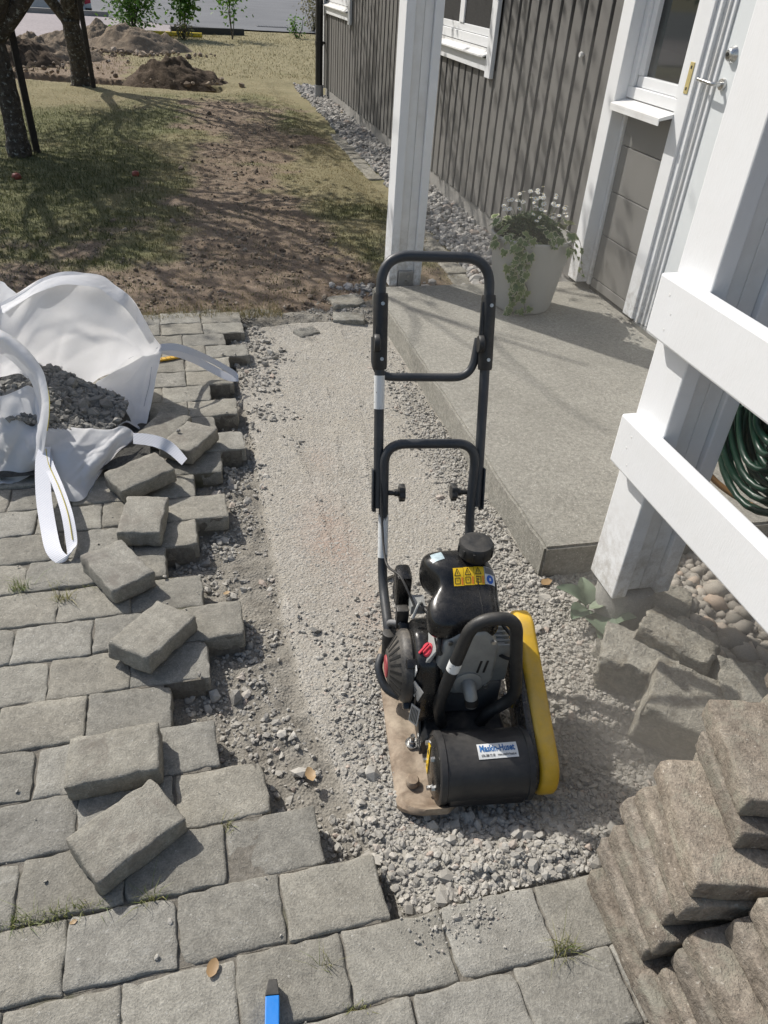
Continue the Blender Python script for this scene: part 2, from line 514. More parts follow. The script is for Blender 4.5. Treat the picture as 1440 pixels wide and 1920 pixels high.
def m_leaf(name, a, b, back=.3):
    t = NT(name); 
    c = t.ramp(t.attr('tone'), [(0, a), (1, b)])
    m = t.done(c, .5, spec=.35)
    tr = t.n('BsdfTranslucent'); t.l(c, tr.inputs[0])
    ms = t.n('MixShader'); ms.inputs[0].default_value = back
    out = t.t.nodes['Material Output']
    t.l(t.b.outputs[0], ms.inputs[1]); t.l(tr.outputs[0], ms.inputs[2]); t.l(ms.outputs[0], out.inputs[0])
    return m
LEAF = m_leaf('tree_leaf', (.035, .06, .015), (.10, .15, .04))
LEAFBRIGHT = m_leaf('bush_leaf', (.05, .13, .02), (.16, .30, .05))
LEAFDRY = m_leaf('dry_bush_leaf', (.12, .12, .05), (.28, .25, .12))
LEAFSAGE = m_leaf('felted_leaf', (.13, .18, .12), (.24, .29, .20), .15)
IVYL = m_leaf('ivy_leaf', (.06, .12, .03), (.17, .23, .07))
IVYP = m_leaf('ivy_margin', (.27, .29, .15), (.52, .52, .36))
PETAL = m_leaf('white_petal', (.75, .75, .72), (.85, .85, .80), .2)
GRASSM = m_leaf('grass_blade', (.075, .09, .032), (.34, .275, .15), .25)
DEADLEAF = m_leaf('dead_leaf', (.34, .22, .11), (.52, .38, .22), .2)
TUFTM = m_leaf('joint_grass', (.12, .18, .045), (.42, .36, .18), .3)
def m_bark():
    t = NT('lichen_bark'); co = t.coord()
    n = t.noise(co, 18, 6, .7); v = t.voro(co, 26)
    c = t.ramp(n, [(.3, (.035, .028, .022)), (.6, (.10, .085, .07)), (.75, (.19, .18, .165))])
    c = t.mix(t.ramp(t.noise(co, 30, 4, .7), [(.56, 0.0), (.66, .8)]), c, (.36, .37, .335))
    b = t.bump(v, .9, .015); b = t.bump(n, .8, .01, b)
    return t.done(c, .92, b, spec=.2)
BARK = m_bark()
STAKE = m_plain('dark_weathered_wood', (.05, .042, .036), .85, var=.5, scale=12, bump=.5)
def m_soil(name, lo, hi, sc=16, grass=None):
    t = NT(name); co = t.coord('World', False)
    n = t.noise(co, sc, 7, .72, .3)
    c = t.ramp(n, [(.3, lo), (.7, hi)])
    n2 = t.noise(co, 130, 4, .75)
    c = t.mix(.6, c, t.ramp(n2, [(.28, .25), (.72, .75)]), 'OVERLAY')
    if grass:
        c = t.mix(t.ramp(t.noise(co, 5, 5, .7), [(.5, 0.0), (.62, .8)]), c, grass)
    b = t.bump(n, 1.0, .05); b = t.bump(n2, .8, .01, b)
    return t.done(c, .97, b, spec=.15)
SOIL = m_soil('dark_turned_soil', (.075, .055, .04), (.19, .145, .105))
SANDY = m_soil('sandy_soil', (.19, .145, .105), (.36, .29, .215))
def m_glass():
    t = NT('window_glass')
    m = t.done((.012, .016, .016), .04, spec=.8)
    return m
GLASS = m_glass()
def m_asph(name, lo, hi, sc=60):
    t = NT(name); co = t.coord('World', False)
    c = t.ramp(t.noise(co, .5, 4, .6), [(.3, lo), (.7, hi)])
    n = t.noise(co, sc, 4, .75)
    c = t.mix(.6, c, t.ramp(n, [(.3, .28), (.72, .74)]), 'OVERLAY')
    return t.done(c, .9, t.bump(n, .5, .01), spec=.3)
ASPHALT = m_asph('asphalt', (.13, .133, .14), (.17, .173, .18))
LOT = m_asph('crushed_rock_lot', (.26, .23, .23), (.34, .30, .30), 14)
STONE_BED = m_stone('crushed_stone', (.245, .232, .208), (.43, .41, .37), (.42, .32, .26), dusty=.4, dustcol=(.43, .405, .355))
STONE_HOUSE = m_stone('house_pebbles', (.20, .195, .19), (.45, .43, .40), (.42, .33, .27), dusty=.15)
STONE_PALE = m_stone('pale_pebbles', (.19, .175, .152), (.43, .39, .335), (.42, .31, .23), dusty=.2)
STONE_BAG = m_stone('bag_stones', (.16, .155, .143), (.30, .29, .265), (.33, .31, .27), dusty=.2, dustcol=(.26, .25, .225))
# ------------------------------------------------------------------ terrain
ROW0, ROWS = 0.673, 0.1402          # lower edge of row 0, row pitch (paving rows run along X)
PX, PHASE = 0.204, (-0.133, -0.031)  # stone pitch along X, joint positions of even and odd rows
ROW_END = {-1: .989, -2: .888, -3: .989, -4: .888, 0: .275, 1: .173, 2: .071, 3: -.031, 4: -.133, 5: -.031, 6: .071, 7: -.031,
           8: -.133, 9: -.031, 10: .071, 11: -.031, 12: .071, 13: .173, 14: .071, 15: .173, 16: .071, 17: .173, 18: .173, 19: .275, 20: .173, 21: .275, 22: .275}
def row_end(y):
    k = np.floor((np.asarray(y) - ROW0) / ROWS).astype(int)
    return np.array([ROW_END.get(int(i), .78 if i < 0 else .275) for i in np.ravel(k)]).reshape(np.shape(k))

SLAB_X, SLAB_Y0, SLAB_Y1, SLAB_Z = 1.025, 1.63, 3.99, .075

def soil_mask(x, y):
    """1 where the lawn is worn to bare soil"""
    cx = .45 + .10 * (y - 4) + .25 * np.sin(y * .7)
    cx = np.where(y > 8.5, .9 - .16 * (y - 8.5), cx)
    m = np.exp(-((x - cx) / (.55 + .06 * np.abs(y - 6))) ** 2) * sstep(12.2, 10.2, y)
    m = m + .75 * sstep(5.2, 4.2, y) + .5 * np.exp(-((x + .9) / .5) ** 2 - ((y - 5.3) / .35) ** 2)
    m = m + .8 * (fbm(x * 1.1, y * .8, 3) - .5) * sstep(12.5, 9, y)
    m = m + 1.3 * (fbm(x * 3.2, y * 3.2, 5) - .5)
    m = m + .9 * sstep(-.2, -.8, x + .0 * y) * sstep(12.3, 12.9, y) * sstep(16.5, 15.5, y)
    return np.clip(sstep(.32, .75, m), 0, 1)

def green_mask(x, y):
    m = .32 + .5 * sstep(1.2, -.9, x) * sstep(11.5, 9.5, y) + .3 * np.exp(-((x - 1.2) / .5) ** 2 - ((y - 8.8) / 1.6) ** 2)
    m = m + 1.0 * (fbm(x * 1.5, y * 1.2, 11) - .5) + .5 * (fbm(x * 5, y * 5, 12) - .5)
    m = m - .35 * sstep(11, 13, y)
    return np.clip(sstep(.25, .75, m), 0, 1)

TRA, TRB = np.array([-2.6, 13.3]), np.array([.75, 12.2])   # axis of the trench in front of the mounds
def trench(x, y):
    d = TRB - TRA; L = np.hypot(*d); d = d / L
    s = (x - TRA[0]) * d[0] + (y - TRA[1]) * d[1]
    q = -(x - TRA[0]) * d[1] + (y - TRA[1]) * d[0] + .10 * (fbm(x * 3, y * 3, 21) - .5)
    return sstep(-.35, -.15, q) * sstep(.34, .26, q) * sstep(-.2, .1, s) * sstep(L + .1, L - .25, s)

def ground_h(x, y):
    h = -.022 + .035 * (fbm(x * .9, y * .9, 1) - .5) + .03 * (fbm(x * 4, y * 4, 2) - .5) * sstep(14, 11, y)
    s = soil_mask(x, y)
    h = h + s * (.018 * (fbm(x * 7, y * 7, 4) - .5) + .022 * (fbm(x * 20, y * 20, 6) - .5) - .006)
    edge = .08 * (fbm(x * 6, y * 6, 8) - .5)
    dig = sstep(-1.75, -1.65, x) * sstep(2.6, 2.5, x) * sstep(4.02 + edge, 3.86 + edge, y) * sstep(-2.6, -2.5, y)
    h = h * (1 - dig) + (-.16) * dig
    strip = sstep(1.50, 1.62, x) * sstep(2.5, 2.4, x) * sstep(4.0, 4.1, y) * sstep(13.2, 13, y)
    h = h - .02 * strip
    return h - .34 * trench(x, y) * (.8 + .4 * fbm(x * 2, y * 2, 30))

def axis_pts(a, b, step, far, grow=1.22):
    p = list(np.arange(a, b + 1e-6, step)); s = step
    lo, hi = [], []
    v = a
    while v > -far: s *= grow; v -= s; lo.append(v)
    s = step; v = b
    while v < far: s *= grow; v += s; hi.append(v)
    return np.array(lo[::-1] + p + hi)
gx = axis_pts(-3.0, 2.7, .035, 900); gy = axis_pts(3.7, 14.5, .04, 900)
GX, GY = np.meshgrid(gx, gy, indexing='ij')
GZ = ground_h(GX, GY)
GZ[(np.abs(GX) > 40) | (GY > 60) | (GY < -30)] = -.03
me = np_mesh('ground', np.stack([GX.ravel(), GY.ravel(), GZ.ravel()], 1), grid_faces(len(gx), len(gy)), True)
attr(me, 'soil', np.clip(soil_mask(GX, GY) + 1.2 * trench(GX, GY), 0, 1).ravel())
attr(me, 'green', green_mask(GX, GY).ravel())
def m_ground():
    t = NT('lawn_and_soil'); co = t.coord('World', False)
    n = t.noise(co, 9, 6, .72); n2 = t.noise(co, 90, 4, .75); n3 = t.noise(co, 2.2, 5, .7)
    so = t.ramp(n, [(.28, (.19, .138, .103)), (.55, (.275, .21, .16)), (.75, (.385, .315, .25))])
    dry = t.ramp(n3, [(.3, (.225, .20, .115)), (.7, (.315, .275, .17))])
    gr = t.ramp(n, [(.3, (.135, .142, .066)), (.7, (.23, .222, .122))])
    g = t.mix(t.attr('green'), dry, gr)
    sm = t.mix(1.0, t.attr('soil'), t.ramp(n2, [(.3, .6), (.7, 1.25)]), 'MULTIPLY')
    c = t.mix(sm, g, so)
    c = t.mix(.6, c, t.ramp(n2, [(.28, .24), (.72, .76)]), 'OVERLAY')
    b = t.bump(n2, .9, .012); b = t.bump(n, .5, .03, b)
    return t.done(c, .97, b, spec=.12)
gnd = tag(link('ground', me, m_ground()), 'dry patchy lawn worn to bare brown soil', None, None, 'structure')

# the compacted bed between the paving and the concrete slab
bx = np.arange(-.55, 1.75, .011); by = np.arange(.30, 4.3, .011)
BX, BY = np.meshgrid(bx, by, indexing='ij')
def bed_masks(x, y):
    wob = .05 * (fbm(x * 3, y * 3, 41) - .5) + .02 * (fbm(x * 14, y * 14, 42) - .5)
    xl = np.where(y > 1.25, .19, .19 + (1.25 - y) * .20) + wob      # left edge of the compacted strip
    comp = sstep(0, .018, x - xl) * sstep(0, .02, 3.70 + .12 * np.cos((x - .65) * 2.6) + wob * .5 - y)
    coarse = np.clip(sstep(.80, .98, x + wob) * sstep(3.6, 1.9, y) + sstep(1.75, 1.2, y - .55 * (x - .45) + 2 * wob) * sstep(.2, .45, x) + .85 * sstep(1.02, .80, y + wob), 0, 1)
    return comp, coarse
def bed_h(x, y):
    comp, coarse = bed_masks(x, y)
    trough = -.078 + .030 * (fbm(x * 9, y * 9, 43) - .5) + .022 * (fbm(x * 30, y * 30, 44) - .5)
    # soil heaped against the compacted edge
    z = trough * (1 - comp) + comp * (-.052 + .006 * (fbm(x * 3, y * 3, 45) - .5) + .003 * (fbm(x * 40, y * 40, 46) - .5))
    z = z + coarse * comp * (.022 * (fbm(x * 10, y * 10, 47) - .5) + .012 * (fbm(x * 45, y * 45, 48) - .5) + .004)
    z = z + .045 * sstep(.93, .70, y) * sstep(.28, .5, x) * (0.6 + .6 * fbm(x * 8, y * 8, 49))   # gravel thrown up against the paving
    for cx_, am, fr, ph in ((.50, .10, 1.5, 2.3), (.66, .13, 1.3, 2.6), (.34, .05, 1.8, 1.2)):     # edges the plate left behind
        z = z + comp * .0045 * np.exp(-((x - cx_ - am * np.sin((y - ph) * fr) + .01 * (fbm(x * 9, y * 9, 53) - .5)) / .009) ** 2) * sstep(1.7, 2.1, y) * (fbm(x * 4, y * 4, 52) > .45)
    z = z - .12 * sstep(4.05, 4.25, y)
    z = z + .035 * sstep(3.72, 3.95, y) * (.5 + fbm(x * 8, y * 8, 50))
    z = z + .03 * sstep(1.06, 1.3, x) * sstep(1.7, 1.5, y)
    z = np.where((y < ROW0 + .008) & (x < 1.0), np.minimum(z, -.075), z)
    return np.where((y < ROW0 + .05) & (x < 1.0), np.minimum(z, -.012), z)
BZ = bed_h(BX, BY)
me = np_mesh('gravel_bed', np.stack([BX.ravel(), BY.ravel(), BZ.ravel()], 1), grid_faces(len(bx), len(by)), True)
cm, co_ = bed_masks(BX, BY)
attr(me, 'comp', cm.ravel()); attr(me, 'coarse', co_.ravel())
red = np.exp(-((BX - .40) / .09) ** 2 - ((BY - 1.95) / .22) ** 2) + .8 * np.exp(-((BX - .46) / .07) ** 2 - ((BY - 1.5) / .18) ** 2) + .5 * np.exp(-((BX - .45) / .05) ** 2 - ((BY - 2.45) / .10) ** 2)
attr(me, 'brick', np.clip(red * (.3 + 1.2 * fbm(BX * 14, BY * 14, 51)), 0, 1).ravel())
def m_bed():
    t = NT('compacted_gravel'); co = t.coord('World', False)
    n = t.noise(co, 4, 6, .7); n2 = t.noise(co, 200, 3, .7)
    dist = t.n('VectorMath', operation='ADD'); nv = t.n('TexNoise'); nv.inputs['Scale'].default_value = 60; t.l(co, nv.inputs['Vector'])
    sc = t.n('VectorMath', operation='SCALE'); sc.inputs['Scale'].default_value = .008; t.l(nv.outputs['Color'], sc.inputs[0])
    t.l(co, dist.inputs[0]); t.l(sc.outputs[0], dist.inputs[1])
    v1 = t.n('TexVoronoi'); v1.inputs['Scale'].default_value = 105; t.l(dist.outputs[0], v1.inputs['Vector'])
    v1.inputs['Randomness'].default_value = 1.0
    cells = t.ramp(v1.outputs['Color'], [(0.2, (.30, .28, .25)), (.6, (.41, .385, .34)), (.95, (.50, .475, .43))])
    dustc = t.ramp(n, [(.3, (.305, .280, .235)), (.7, (.39, .362, .308))])
    patch = t.ramp(t.noise(co, 7, 6, .75), [(.36, .12), (.62, .75)])
    base = t.mix(patch, dustc, cells)
    base = t.mix(.55, base, t.ramp(n2, [(.28, .25), (.72, .76)]), 'OVERLAY')
    br = t.mix(1.0, t.attr('brick'), .42, 'MULTIPLY'); base = t.mix(br, base, (.36, .225, .17))
    coarse = t.mix(.6, t.ramp(n, [(.3, (.27, .255, .22)), (.7, (.38, .36, .315))]), t.ramp(n2, [(.25, .2), (.75, .78)]), 'OVERLAY')
    base = t.mix(t.attr('coarse'), base, coarse)
    trough = t.ramp(t.noise(co, 22, 6, .75), [(.3, (.17, .155, .13)), (.7, (.31, .29, .25))])
    trough = t.mix(.6, trough, t.ramp(n2, [(.28, .22), (.72, .76)]), 'OVERLAY')
    c = t.mix(t.attr('comp'), trough, base)
    hh = t.ramp(v1.outputs['Distance'], [(.0, 1.0), (.6, 0.0)])
    b = t.bump(hh, .55, .006); b = t.bump(n2, .8, .004, b)
    return t.done(c, .96, b, spec=.15)
BEDM = m_bed()
tag(link('gravel_bed', me, BEDM), 'strip of compacted pale gravel between paving and slab', None, None, 'structure')

# asphalt road, crushed rock lot and kerbs beyond the lawn
m = MB(); m.add([(-3.2, 26.5, .012), (.4, 22.9, .012), (2.4, 22.6, .012), (60, 24.5, .012), (60, 60, .012), (-60, 60, .012), (-60, 33, .012)], [(0, 1, 2, 3, 4, 5, 6)])
tag(m.build('asphalt_road', ASPHALT), 'grey asphalt road beyond the lawn', None, None, 'structure')
m = MB(); m.add([(-60, 18.6, .004), (-.9, 18.3, .004), (.2, 19.5, .004), (.6, 23.2, .004), (-3.0, 26.7, .004), (-60, 33.4, .004)], [(0, 1, 2, 3, 4, 5)])
tag(m.build('crushed_rock_lot', LOT), 'pale crushed rock lot beside the road', None, None, 'structure')
# ------------------------------------------------------------------ paving
pav = MB()
for k in range(-5, 23):
    y0 = ROW0 + k * ROWS
    e = ROW_END.get(k, .888)
    pav.bb(-1.64, e - .018, y0 + .0005, y0 + ROWS - .0005, -.15, -.007)
def m_joint():
    t = NT('joint_sand'); co = t.coord('World', False)
    n = t.noise(co, 60, 5, .75); n2 = t.noise(co, 4, 5, .7)
    c = t.ramp(n, [(.3, (.13, .118, .098)), (.7, (.25, .232, .2))])
    c = t.mix(t.ramp(n2, [(.55, 0.0), (.68, .6)]), c, (.07, .08, .035))
    return t.done(c, .97, t.bump(n, .9, .008), spec=.15)
paving = tag(pav.build('paving', m_joint()), 'paved yard of grey concrete stones on sand', None, None, 'structure')
pv = [worn_block('paver', .2015, .1375, .058, .0055, .0026, s, 9, 7, 2, 3) for s in range(9)]
for p in pv: p.materials.append(PAVER)
rr = random.Random(3)
for k in range(-4, 23):
    y0 = ROW0 + k * ROWS + ROWS / 2
    ph = PHASE[k % 2]; e = ROW_END[k]
    x = e
    while x > -1.5:
        xc = x - PX / 2
        if not (k in (12, 13, 14) and False):
            o = link('paver', rr.choice(pv), None, paving)
            sink = rr.gauss(0, .0016)
            o.location = (xc + rr.gauss(0, .0012), y0 + rr.gauss(0, .001), -.058 + sink)
            o.rotation_euler = (rr.gauss(0, .007), rr.gauss(0, .006), rr.gauss(0, .008) + (math.pi if rr.random() < .5 else 0))
            if abs(x - e) < 1e-6:       # the stone at the open edge has settled a little
                o.rotation_euler[1] += rr.uniform(.0, .03); o.rotation_euler[2] += rr.gauss(0, .02); o.location[2] -= .002
        x -= PX

# concrete slab of the porch
sl = MB(); sl.bb(SLAB_X, 2.42, SLAB_Y0, SLAB_Y1, -.20, SLAB_Z)
me = sl.mesh('concrete_slab')
bm = bmesh.new(); bm.from_mesh(me)
bmesh.ops.subdivide_edges(bm, edges=[e for e in bm.edges if e.calc_length() > .5], cuts=60, use_grid_fill=True)
for v in bm.verts:
    if v.co.z > SLAB_Z - .001:
        ed = (abs(v.co.x - SLAB_X) < .001) or (abs(v.co.y - SLAB_Y0) < .001)
        v.co += Vector((mn.noise(v.co * 9), mn.noise(v.co * 9 + Vector((7, 7, 7))), mn.noise(v.co * 14) * .6)) * (.006 if ed else .0012)
es = [e for e in bm.edges if len(e.link_faces) == 2 and e.calc_face_angle(0) > .8]
bmesh.ops.bevel(bm, geom=es, offset=.008, segments=2, affect='EDGES')
bm.to_mesh(me); bm.free()
me.polygons.foreach_set('use_smooth', [True] * len(me.polygons)); me.set_sharp_from_angle(angle=math.radians(40))
tag(link('concrete_slab', me, SLAB), 'raised grey concrete porch slab in front of the door', 'concrete slab')

# ------------------------------------------------------------------ gravel
def scatter(n, x0, x1, y0, y1, dens, seed):
    r = np.random.default_rng(seed)
    x = r.uniform(x0, x1, n); y = r.uniform(y0, y1, n)
    keep = r.uniform(0, 1, n) < dens(x, y)
    return x[keep], y[keep], r

def not_paved(x, y): return (x > row_end(y) + .004) & ((y > ROW0 + .004) | (x > .995))
def free(x, y):
    return not_paved(x, y) & ~((x > SLAB_X - .006) & (y > SLAB_Y0 - .006))
# fine chippings pressed flush into the compacted strip
def d1(x, y):
    c, co = bed_masks(x, y)
    return c * (.25 + 1.2 * np.clip(fbm(x * 6, y * 6, 61) - .32, 0, 1)) * (1 - .7 * co) * free(x, y) * (y < 3.75)
x, y, r = scatter(75000, .1, 1.05, .7, 3.8, d1, 71)
s = np.exp(r.normal(-5.78, .42, len(x)))
z = bed_h(x, y) - s * .20
tag(link('fine_chippings', stones_mesh('fine_chippings', np.stack([x, y, z], 1), s, 72, .5, .5), STONE_BED), 'fine stone chippings pressed into the gravel strip', None, None, 'stuff')
# loose crushed stone: towards the camera, along the slab and under the machine
def d2(x, y):
    c, co = bed_masks(x, y)
    return np.clip(c * co * 1.2 + .30 * (1 - c) * sstep(.45, .6, fbm(x * 9, y * 9, 62)) + .9 * (x > 1.0) * (y < 1.7), 0, 1) * free(x, y) * (y < 4.0)
x, y, r = scatter(120000, -.16, 1.5, .68, 4.0, d2, 73)
big = sstep(1.05, .72, y) * sstep(.2, .6, x)
s = np.exp(r.normal(-5.50, .42, len(x)) + .34 * big * r.uniform(0, 1.2, len(x)) ** 2)
z = bed_h(x, y) + s * r.uniform(-.15, .55, len(x))
tag(link('crushed_stone', stones_mesh('crushed_stone', np.stack([x, y, z], 1), s, 74, .7, 1.2), STONE_BED), 'loose grey crushed stone around the machine and slab', None, None, 'stuff')
# bigger stones and crumbs along the torn edge of the paving
def d3(x, y):
    d = x - row_end(y)
    return np.exp(-((d - .09) / .10) ** 2) * sstep(.38, .58, fbm(x * 7, y * 7, 63)) * free(x, y) * (y < 3.85)
x, y, r = scatter(16000, -.16, .7, .68, 3.9, d3, 75)
s = np.exp(r.normal(-5.15, .42, len(x)))
z = bed_h(x, y) + s * r.uniform(0, .6, len(x))
tag(link('edge_rubble', stones_mesh('edge_rubble', np.stack([x, y, z], 1), s, 76, .6, 1.4), STONE_BED), 'stone crumbs lying along the broken edge of the paving', None, None, 'stuff')
# grit lying on the paving
def d4(x, y):
    d = row_end(y) - x
    return ((d > 0) & (y < 3.8)) * (.05 + .9 * np.exp(-(d / .22) ** 2) * sstep(.46, .62, fbm(x * 5, y * 5, 64)))
x, y, r = scatter(5000, -1.2, .75, .45, 3.8, d4, 77)
x2, y2 = r.normal(.42, .05, 260), r.normal(.64, .025, 260); k2 = (y2 < .672)
x = np.concatenate([x, x2[k2]]); y = np.concatenate([y, y2[k2]])
s = np.exp(r.normal(-6.1, .45, len(x)))
tag(link('grit', stones_mesh('grit', np.stack([x, y, .001 + s * .4], 1), s, 78, .7, 1), STONE_BED), 'pale grit scattered over the paving stones', None, None, 'stuff')
# pebble strip along the house
def d5(x, y):
    w = .09 * (fbm(x * 3, y * 3, 65) - .5)
    return ((x > 1.78 + .02 * (y - 4) + w) & (x < 2.235)) * sstep(13.1, 12.9, y) * 1.0
x, y, r = scatter(9500, 1.55, 2.25, 4.02, 13.1, d5, 79)
s = np.exp(r.normal(-3.78, .26, len(x)))
z = ground_h(x, y) + s * r.uniform(.0, .5, len(x))
tag(link('house_pebbles', stones_mesh('house_pebbles', np.stack([x, y, z], 1), s, 80, .7, 1, .18), STONE_HOUSE), 'grey and white pebbles in a strip along the house wall', None, None, 'stuff')
x, y, r = scatter(900, .85, 1.75, 3.86, 4.3, lambda x, y: ((y > SLAB_Y1 + .01) | (x < SLAB_X)) * sstep(.42, .6, fbm(x * 6, y * 6, 66)), 81)
s = np.exp(r.normal(-4.3, .35, len(x)))
tag(link('corner_pebbles', stones_mesh('corner_pebbles', np.stack([x, y, ground_h(x, y) + s * .3 + .03 * (y < 3.95)], 1), s, 82, .7, 1, .18), STONE_HOUSE), 'loose pebbles around the foot of the far porch post', None, None, 'stuff')
# rounded pebbles behind the railing
x, y, r = scatter(4200, 1.33, 2.4, .3, SLAB_Y0 - .02, lambda x, y: np.ones_like(x), 83)
s = np.exp(r.normal(-4.12, .32, len(x)))
z = -.035 + s * r.uniform(-.1, .6, len(x)) + .03 * fbm(x * 4, y * 4, 67)
tag(link('railing_pebbles', stones_mesh('railing_pebbles', np.stack([x, y, z], 1), s, 84, .75, 1, .12, True), STONE_PALE), 'rounded pale pebbles on the ground behind the white railing', None, None, 'stuff')
x0 = MB(); x0.bb(1.3, 2.42, -1.5, SLAB_Y0 - .004, -.2, -.045)
tag(x0.build('pebble_ground', SOIL), 'dark soil under the pebbles behind the railing', None, None, 'structure')
# ------------------------------------------------------------------ loose paving stones
lv = [worn_block('loose_paver', .202, .134, .057, .006, .0026, 100 + s, 10, 8, 4, 4) for s in range(4)]
for p in lv: p.materials.append(PAVER2)
LOOSE = [  # x, y, z, yaw, tilt x, tilt y, label
    (-.226, .945, .002, 32, .0, .0, 'loose grey paving stone lying askew, nearest to the camera on the left'),
    (-.255, 1.135, .004, 0, .0, -.06, 'loose grey paving stone lying square behind the nearest loose one'),
    (-.172, 1.512, .006, 51, .0, .10, 'loose grey paving stone turned cornerwise, overhanging the broken paving edge'),
    (-.272, 1.808, .003, -61, .0, .0, 'loose grey paving stone just below the hanging white bag loop'),
    (-.200, 2.045, .006, 82, .02, .02, 'loose paving stone standing lengthwise under the tilted one by the bag'),
    (-.210, 2.285, .020, 29, .05, -.05, 'tilted loose paving stone leaning at the front corner of the bag'),
    (-.036, 2.505, .012, 57, .0, .03, 'loose paving stone with a small pebble lying on top of it'),
    (-.125, 2.620, .001, 62, .0, .0, 'loose paving stone half under the right side of the bag'),
]
for i, (x, y, z, a, tx, ty, lb) in enumerate(LOOSE):
    o = link('loose_paver', lv[i % 4])
    o.location = (x, y, z); o.rotation_euler = (tx, ty, math.radians(a))
    tag(o, lb, 'paving stone', 'loose paving stones on the yard')
pb = stones_mesh('pebble', np.array([[0, 0, 0.]]), [.011], 9, .7, .3); pb.materials.append(STONE_BED)
o = link('pebble', pb); o.location = (-.075, 2.535, .077); tag(o, 'single small pebble on top of a loose paving stone', 'pebble')

# ------------------------------------------------------------------ pile of old stones at the lower right
ov = [worn_block('old_paver', .215 + .006 * s, .145, .0495 + .0006 * s, .0055, .0016, 200 + s, 14, 10, 4, 9) for s in range(6)]
for p in ov: p.materials.append(OLD)
PILE = []  # x (left edge), y (middle), z, yaw, label
def pile(x, y, z, a, lb, tx=0.0, ty=0.0, sc=(1, 1, 1)): PILE.append((x, y, z, a, lb, tx, ty, sc))
rp = random.Random(12)
LAY = .0535
names = ['lowest', 'second lowest', 'third lowest', 'fourth lowest', 'fifth lowest', 'sixth lowest', 'seventh lowest', 'eighth lowest', 'topmost']
for k in range(8):     # the side of the heap climbs in steps from left to right
    xs = [.690, .712, .717, .738, .744, .768, .856, .868, .925][k]; ang = [2, 5, 7, 9, 12, 16, 15, 17, 18][k]
    yc = [.548, .575, .562, .585, .566, .574, .600, .628, .618][k]
    pile(xs, yc, k * LAY, ang, 'old brown paving stone, %s step on the left flank of the heap' % names[k], 0, rp.uniform(-.02, .02))
for k in range(6):
    pile(.868 + rp.uniform(-.008, .008), .600 + rp.uniform(-.012, .012), k * LAY, 10 + rp.uniform(-3, 3), 'old paving stone inside the heap, %s layer behind the left flank' % names[k])
for k in range(9):
    pile(1.045 + rp.uniform(-.01, .01), .665 + rp.uniform(-.012, .012), k * LAY, 15 + rp.uniform(-3, 3), 'old paving stone, %s layer at the far right of the heap' % names[k])
for k in range(4):
    pile([.690, .708, .722, .736][k], .335 + rp.uniform(-.008, .008), k * LAY, [-2, 2, 4, 1][k], 'old paving stone, %s layer of the low stack at the lower frame edge' % names[k], 0, 0)
for k in range(7):
    pile([.84, .838, .842, .84, .785, .806, .838][k], .312 + rp.uniform(-.008, .008), k * LAY, [4, 6, 3, 5, 4, 8, 12][k], 'old paving stone, %s layer of the near stack in the lower right corner' % names[k])
for k in range(7):
    pile(1.0, .34 + rp.uniform(-.01, .01), k * LAY, rp.uniform(4, 12), 'old paving stone, %s layer beyond the lower right frame edge' % names[k])
for i, (x, y, z, a, lb, tx, ty, sc) in enumerate(PILE):
    o = link('old_paver', ov[i % 6])
    o.rotation_euler = (tx, ty, math.radians(90 - a) + (math.pi if rp.random() < .5 else 0))
    o.location = (x + .073, y, z + .0005)
    tag(o, lb, 'paving stone', 'heap of old brown paving stones')
# ------------------------------------------------------------------ house
HX = 2.23
house = tag(empty('house', (2.6, 6.0, 0)), 'house clad in grey vertical boards with white trim', 'house')
def hpart(name, mb, mat, bevel=0.0, parent=house, smooth=None):
    for i, v in enumerate(mb.v): mb.v[i] = v - Vector((2.6, 6.0, 0)) if parent is house else v
    return mb.build(name, mat, parent, bevel, smooth)
def sub(parent, name, mb, mat, bevel=0.0, smooth=None):
    for i, v in enumerate(mb.v): mb.v[i] = v - Vector((2.6, 6.0, 0))
    return mb.build(name, mat, parent, bevel, smooth)
WTOP = 2.75
def wbox(*a): return MB().bb(*a)
# carcass behind the boards
hpart('wall', wbox(HX + .022, 2.9, 3.98, 12.04, .07, WTOP), GREYD)
w2 = MB(); w2.bb(2.395, 2.9, -2.0, 3.97, .07, WTOP); hpart('porch_wall', w2, GREYD)
fd = MB(); fd.bb(HX + .03, 2.9, 3.985, 12.02, -.25, .0695); fd.bb(2.425, 2.9, -2.0, 3.96, -.25, .0695)
hpart('foundation', fd, FOUND)
fv = MB(); fv.bb(HX + .012, HX + .0295, 3.99, 12.0, -.2, .082); hpart('foundation_face', fv, FOUND)
wins = [(5.70, 7.15), (10.38, 11.92)]
bw, pitch = .1115, .1487
shared = {}
k = 0; rb = random.Random(5)
y = 4.105
while y < 12.0:
    c = y + pitch / 2
    segs = [(.086 + rb.uniform(-.004, .004), WTOP)]
    for a, b in wins:
        if a - .05 < c < b + .05: segs = [(.086 + rb.uniform(-.004, .004), .985), (2.28, WTOP)]
    for z0, z1 in segs:
        o = hpart('siding_board', wbox(HX + rb.uniform(-.0015, .0015), HX + .021, c - bw / 2, c + bw / 2, z0, z1), GREY, .003)
    y += pitch
hpart('siding_board', wbox(HX, HX + .021, 3.99, 4.088, .086, WTOP), GREY, .003)
# corner boards
hpart('corner_board', wbox(HX - .020, 2.292, 3.868, 3.976, .112, WTOP), WHITE, .004)
hpart('corner_board', wbox(HX - .012, HX + .03, 12.045, 12.15, .06, WTOP), WHITE, .004)
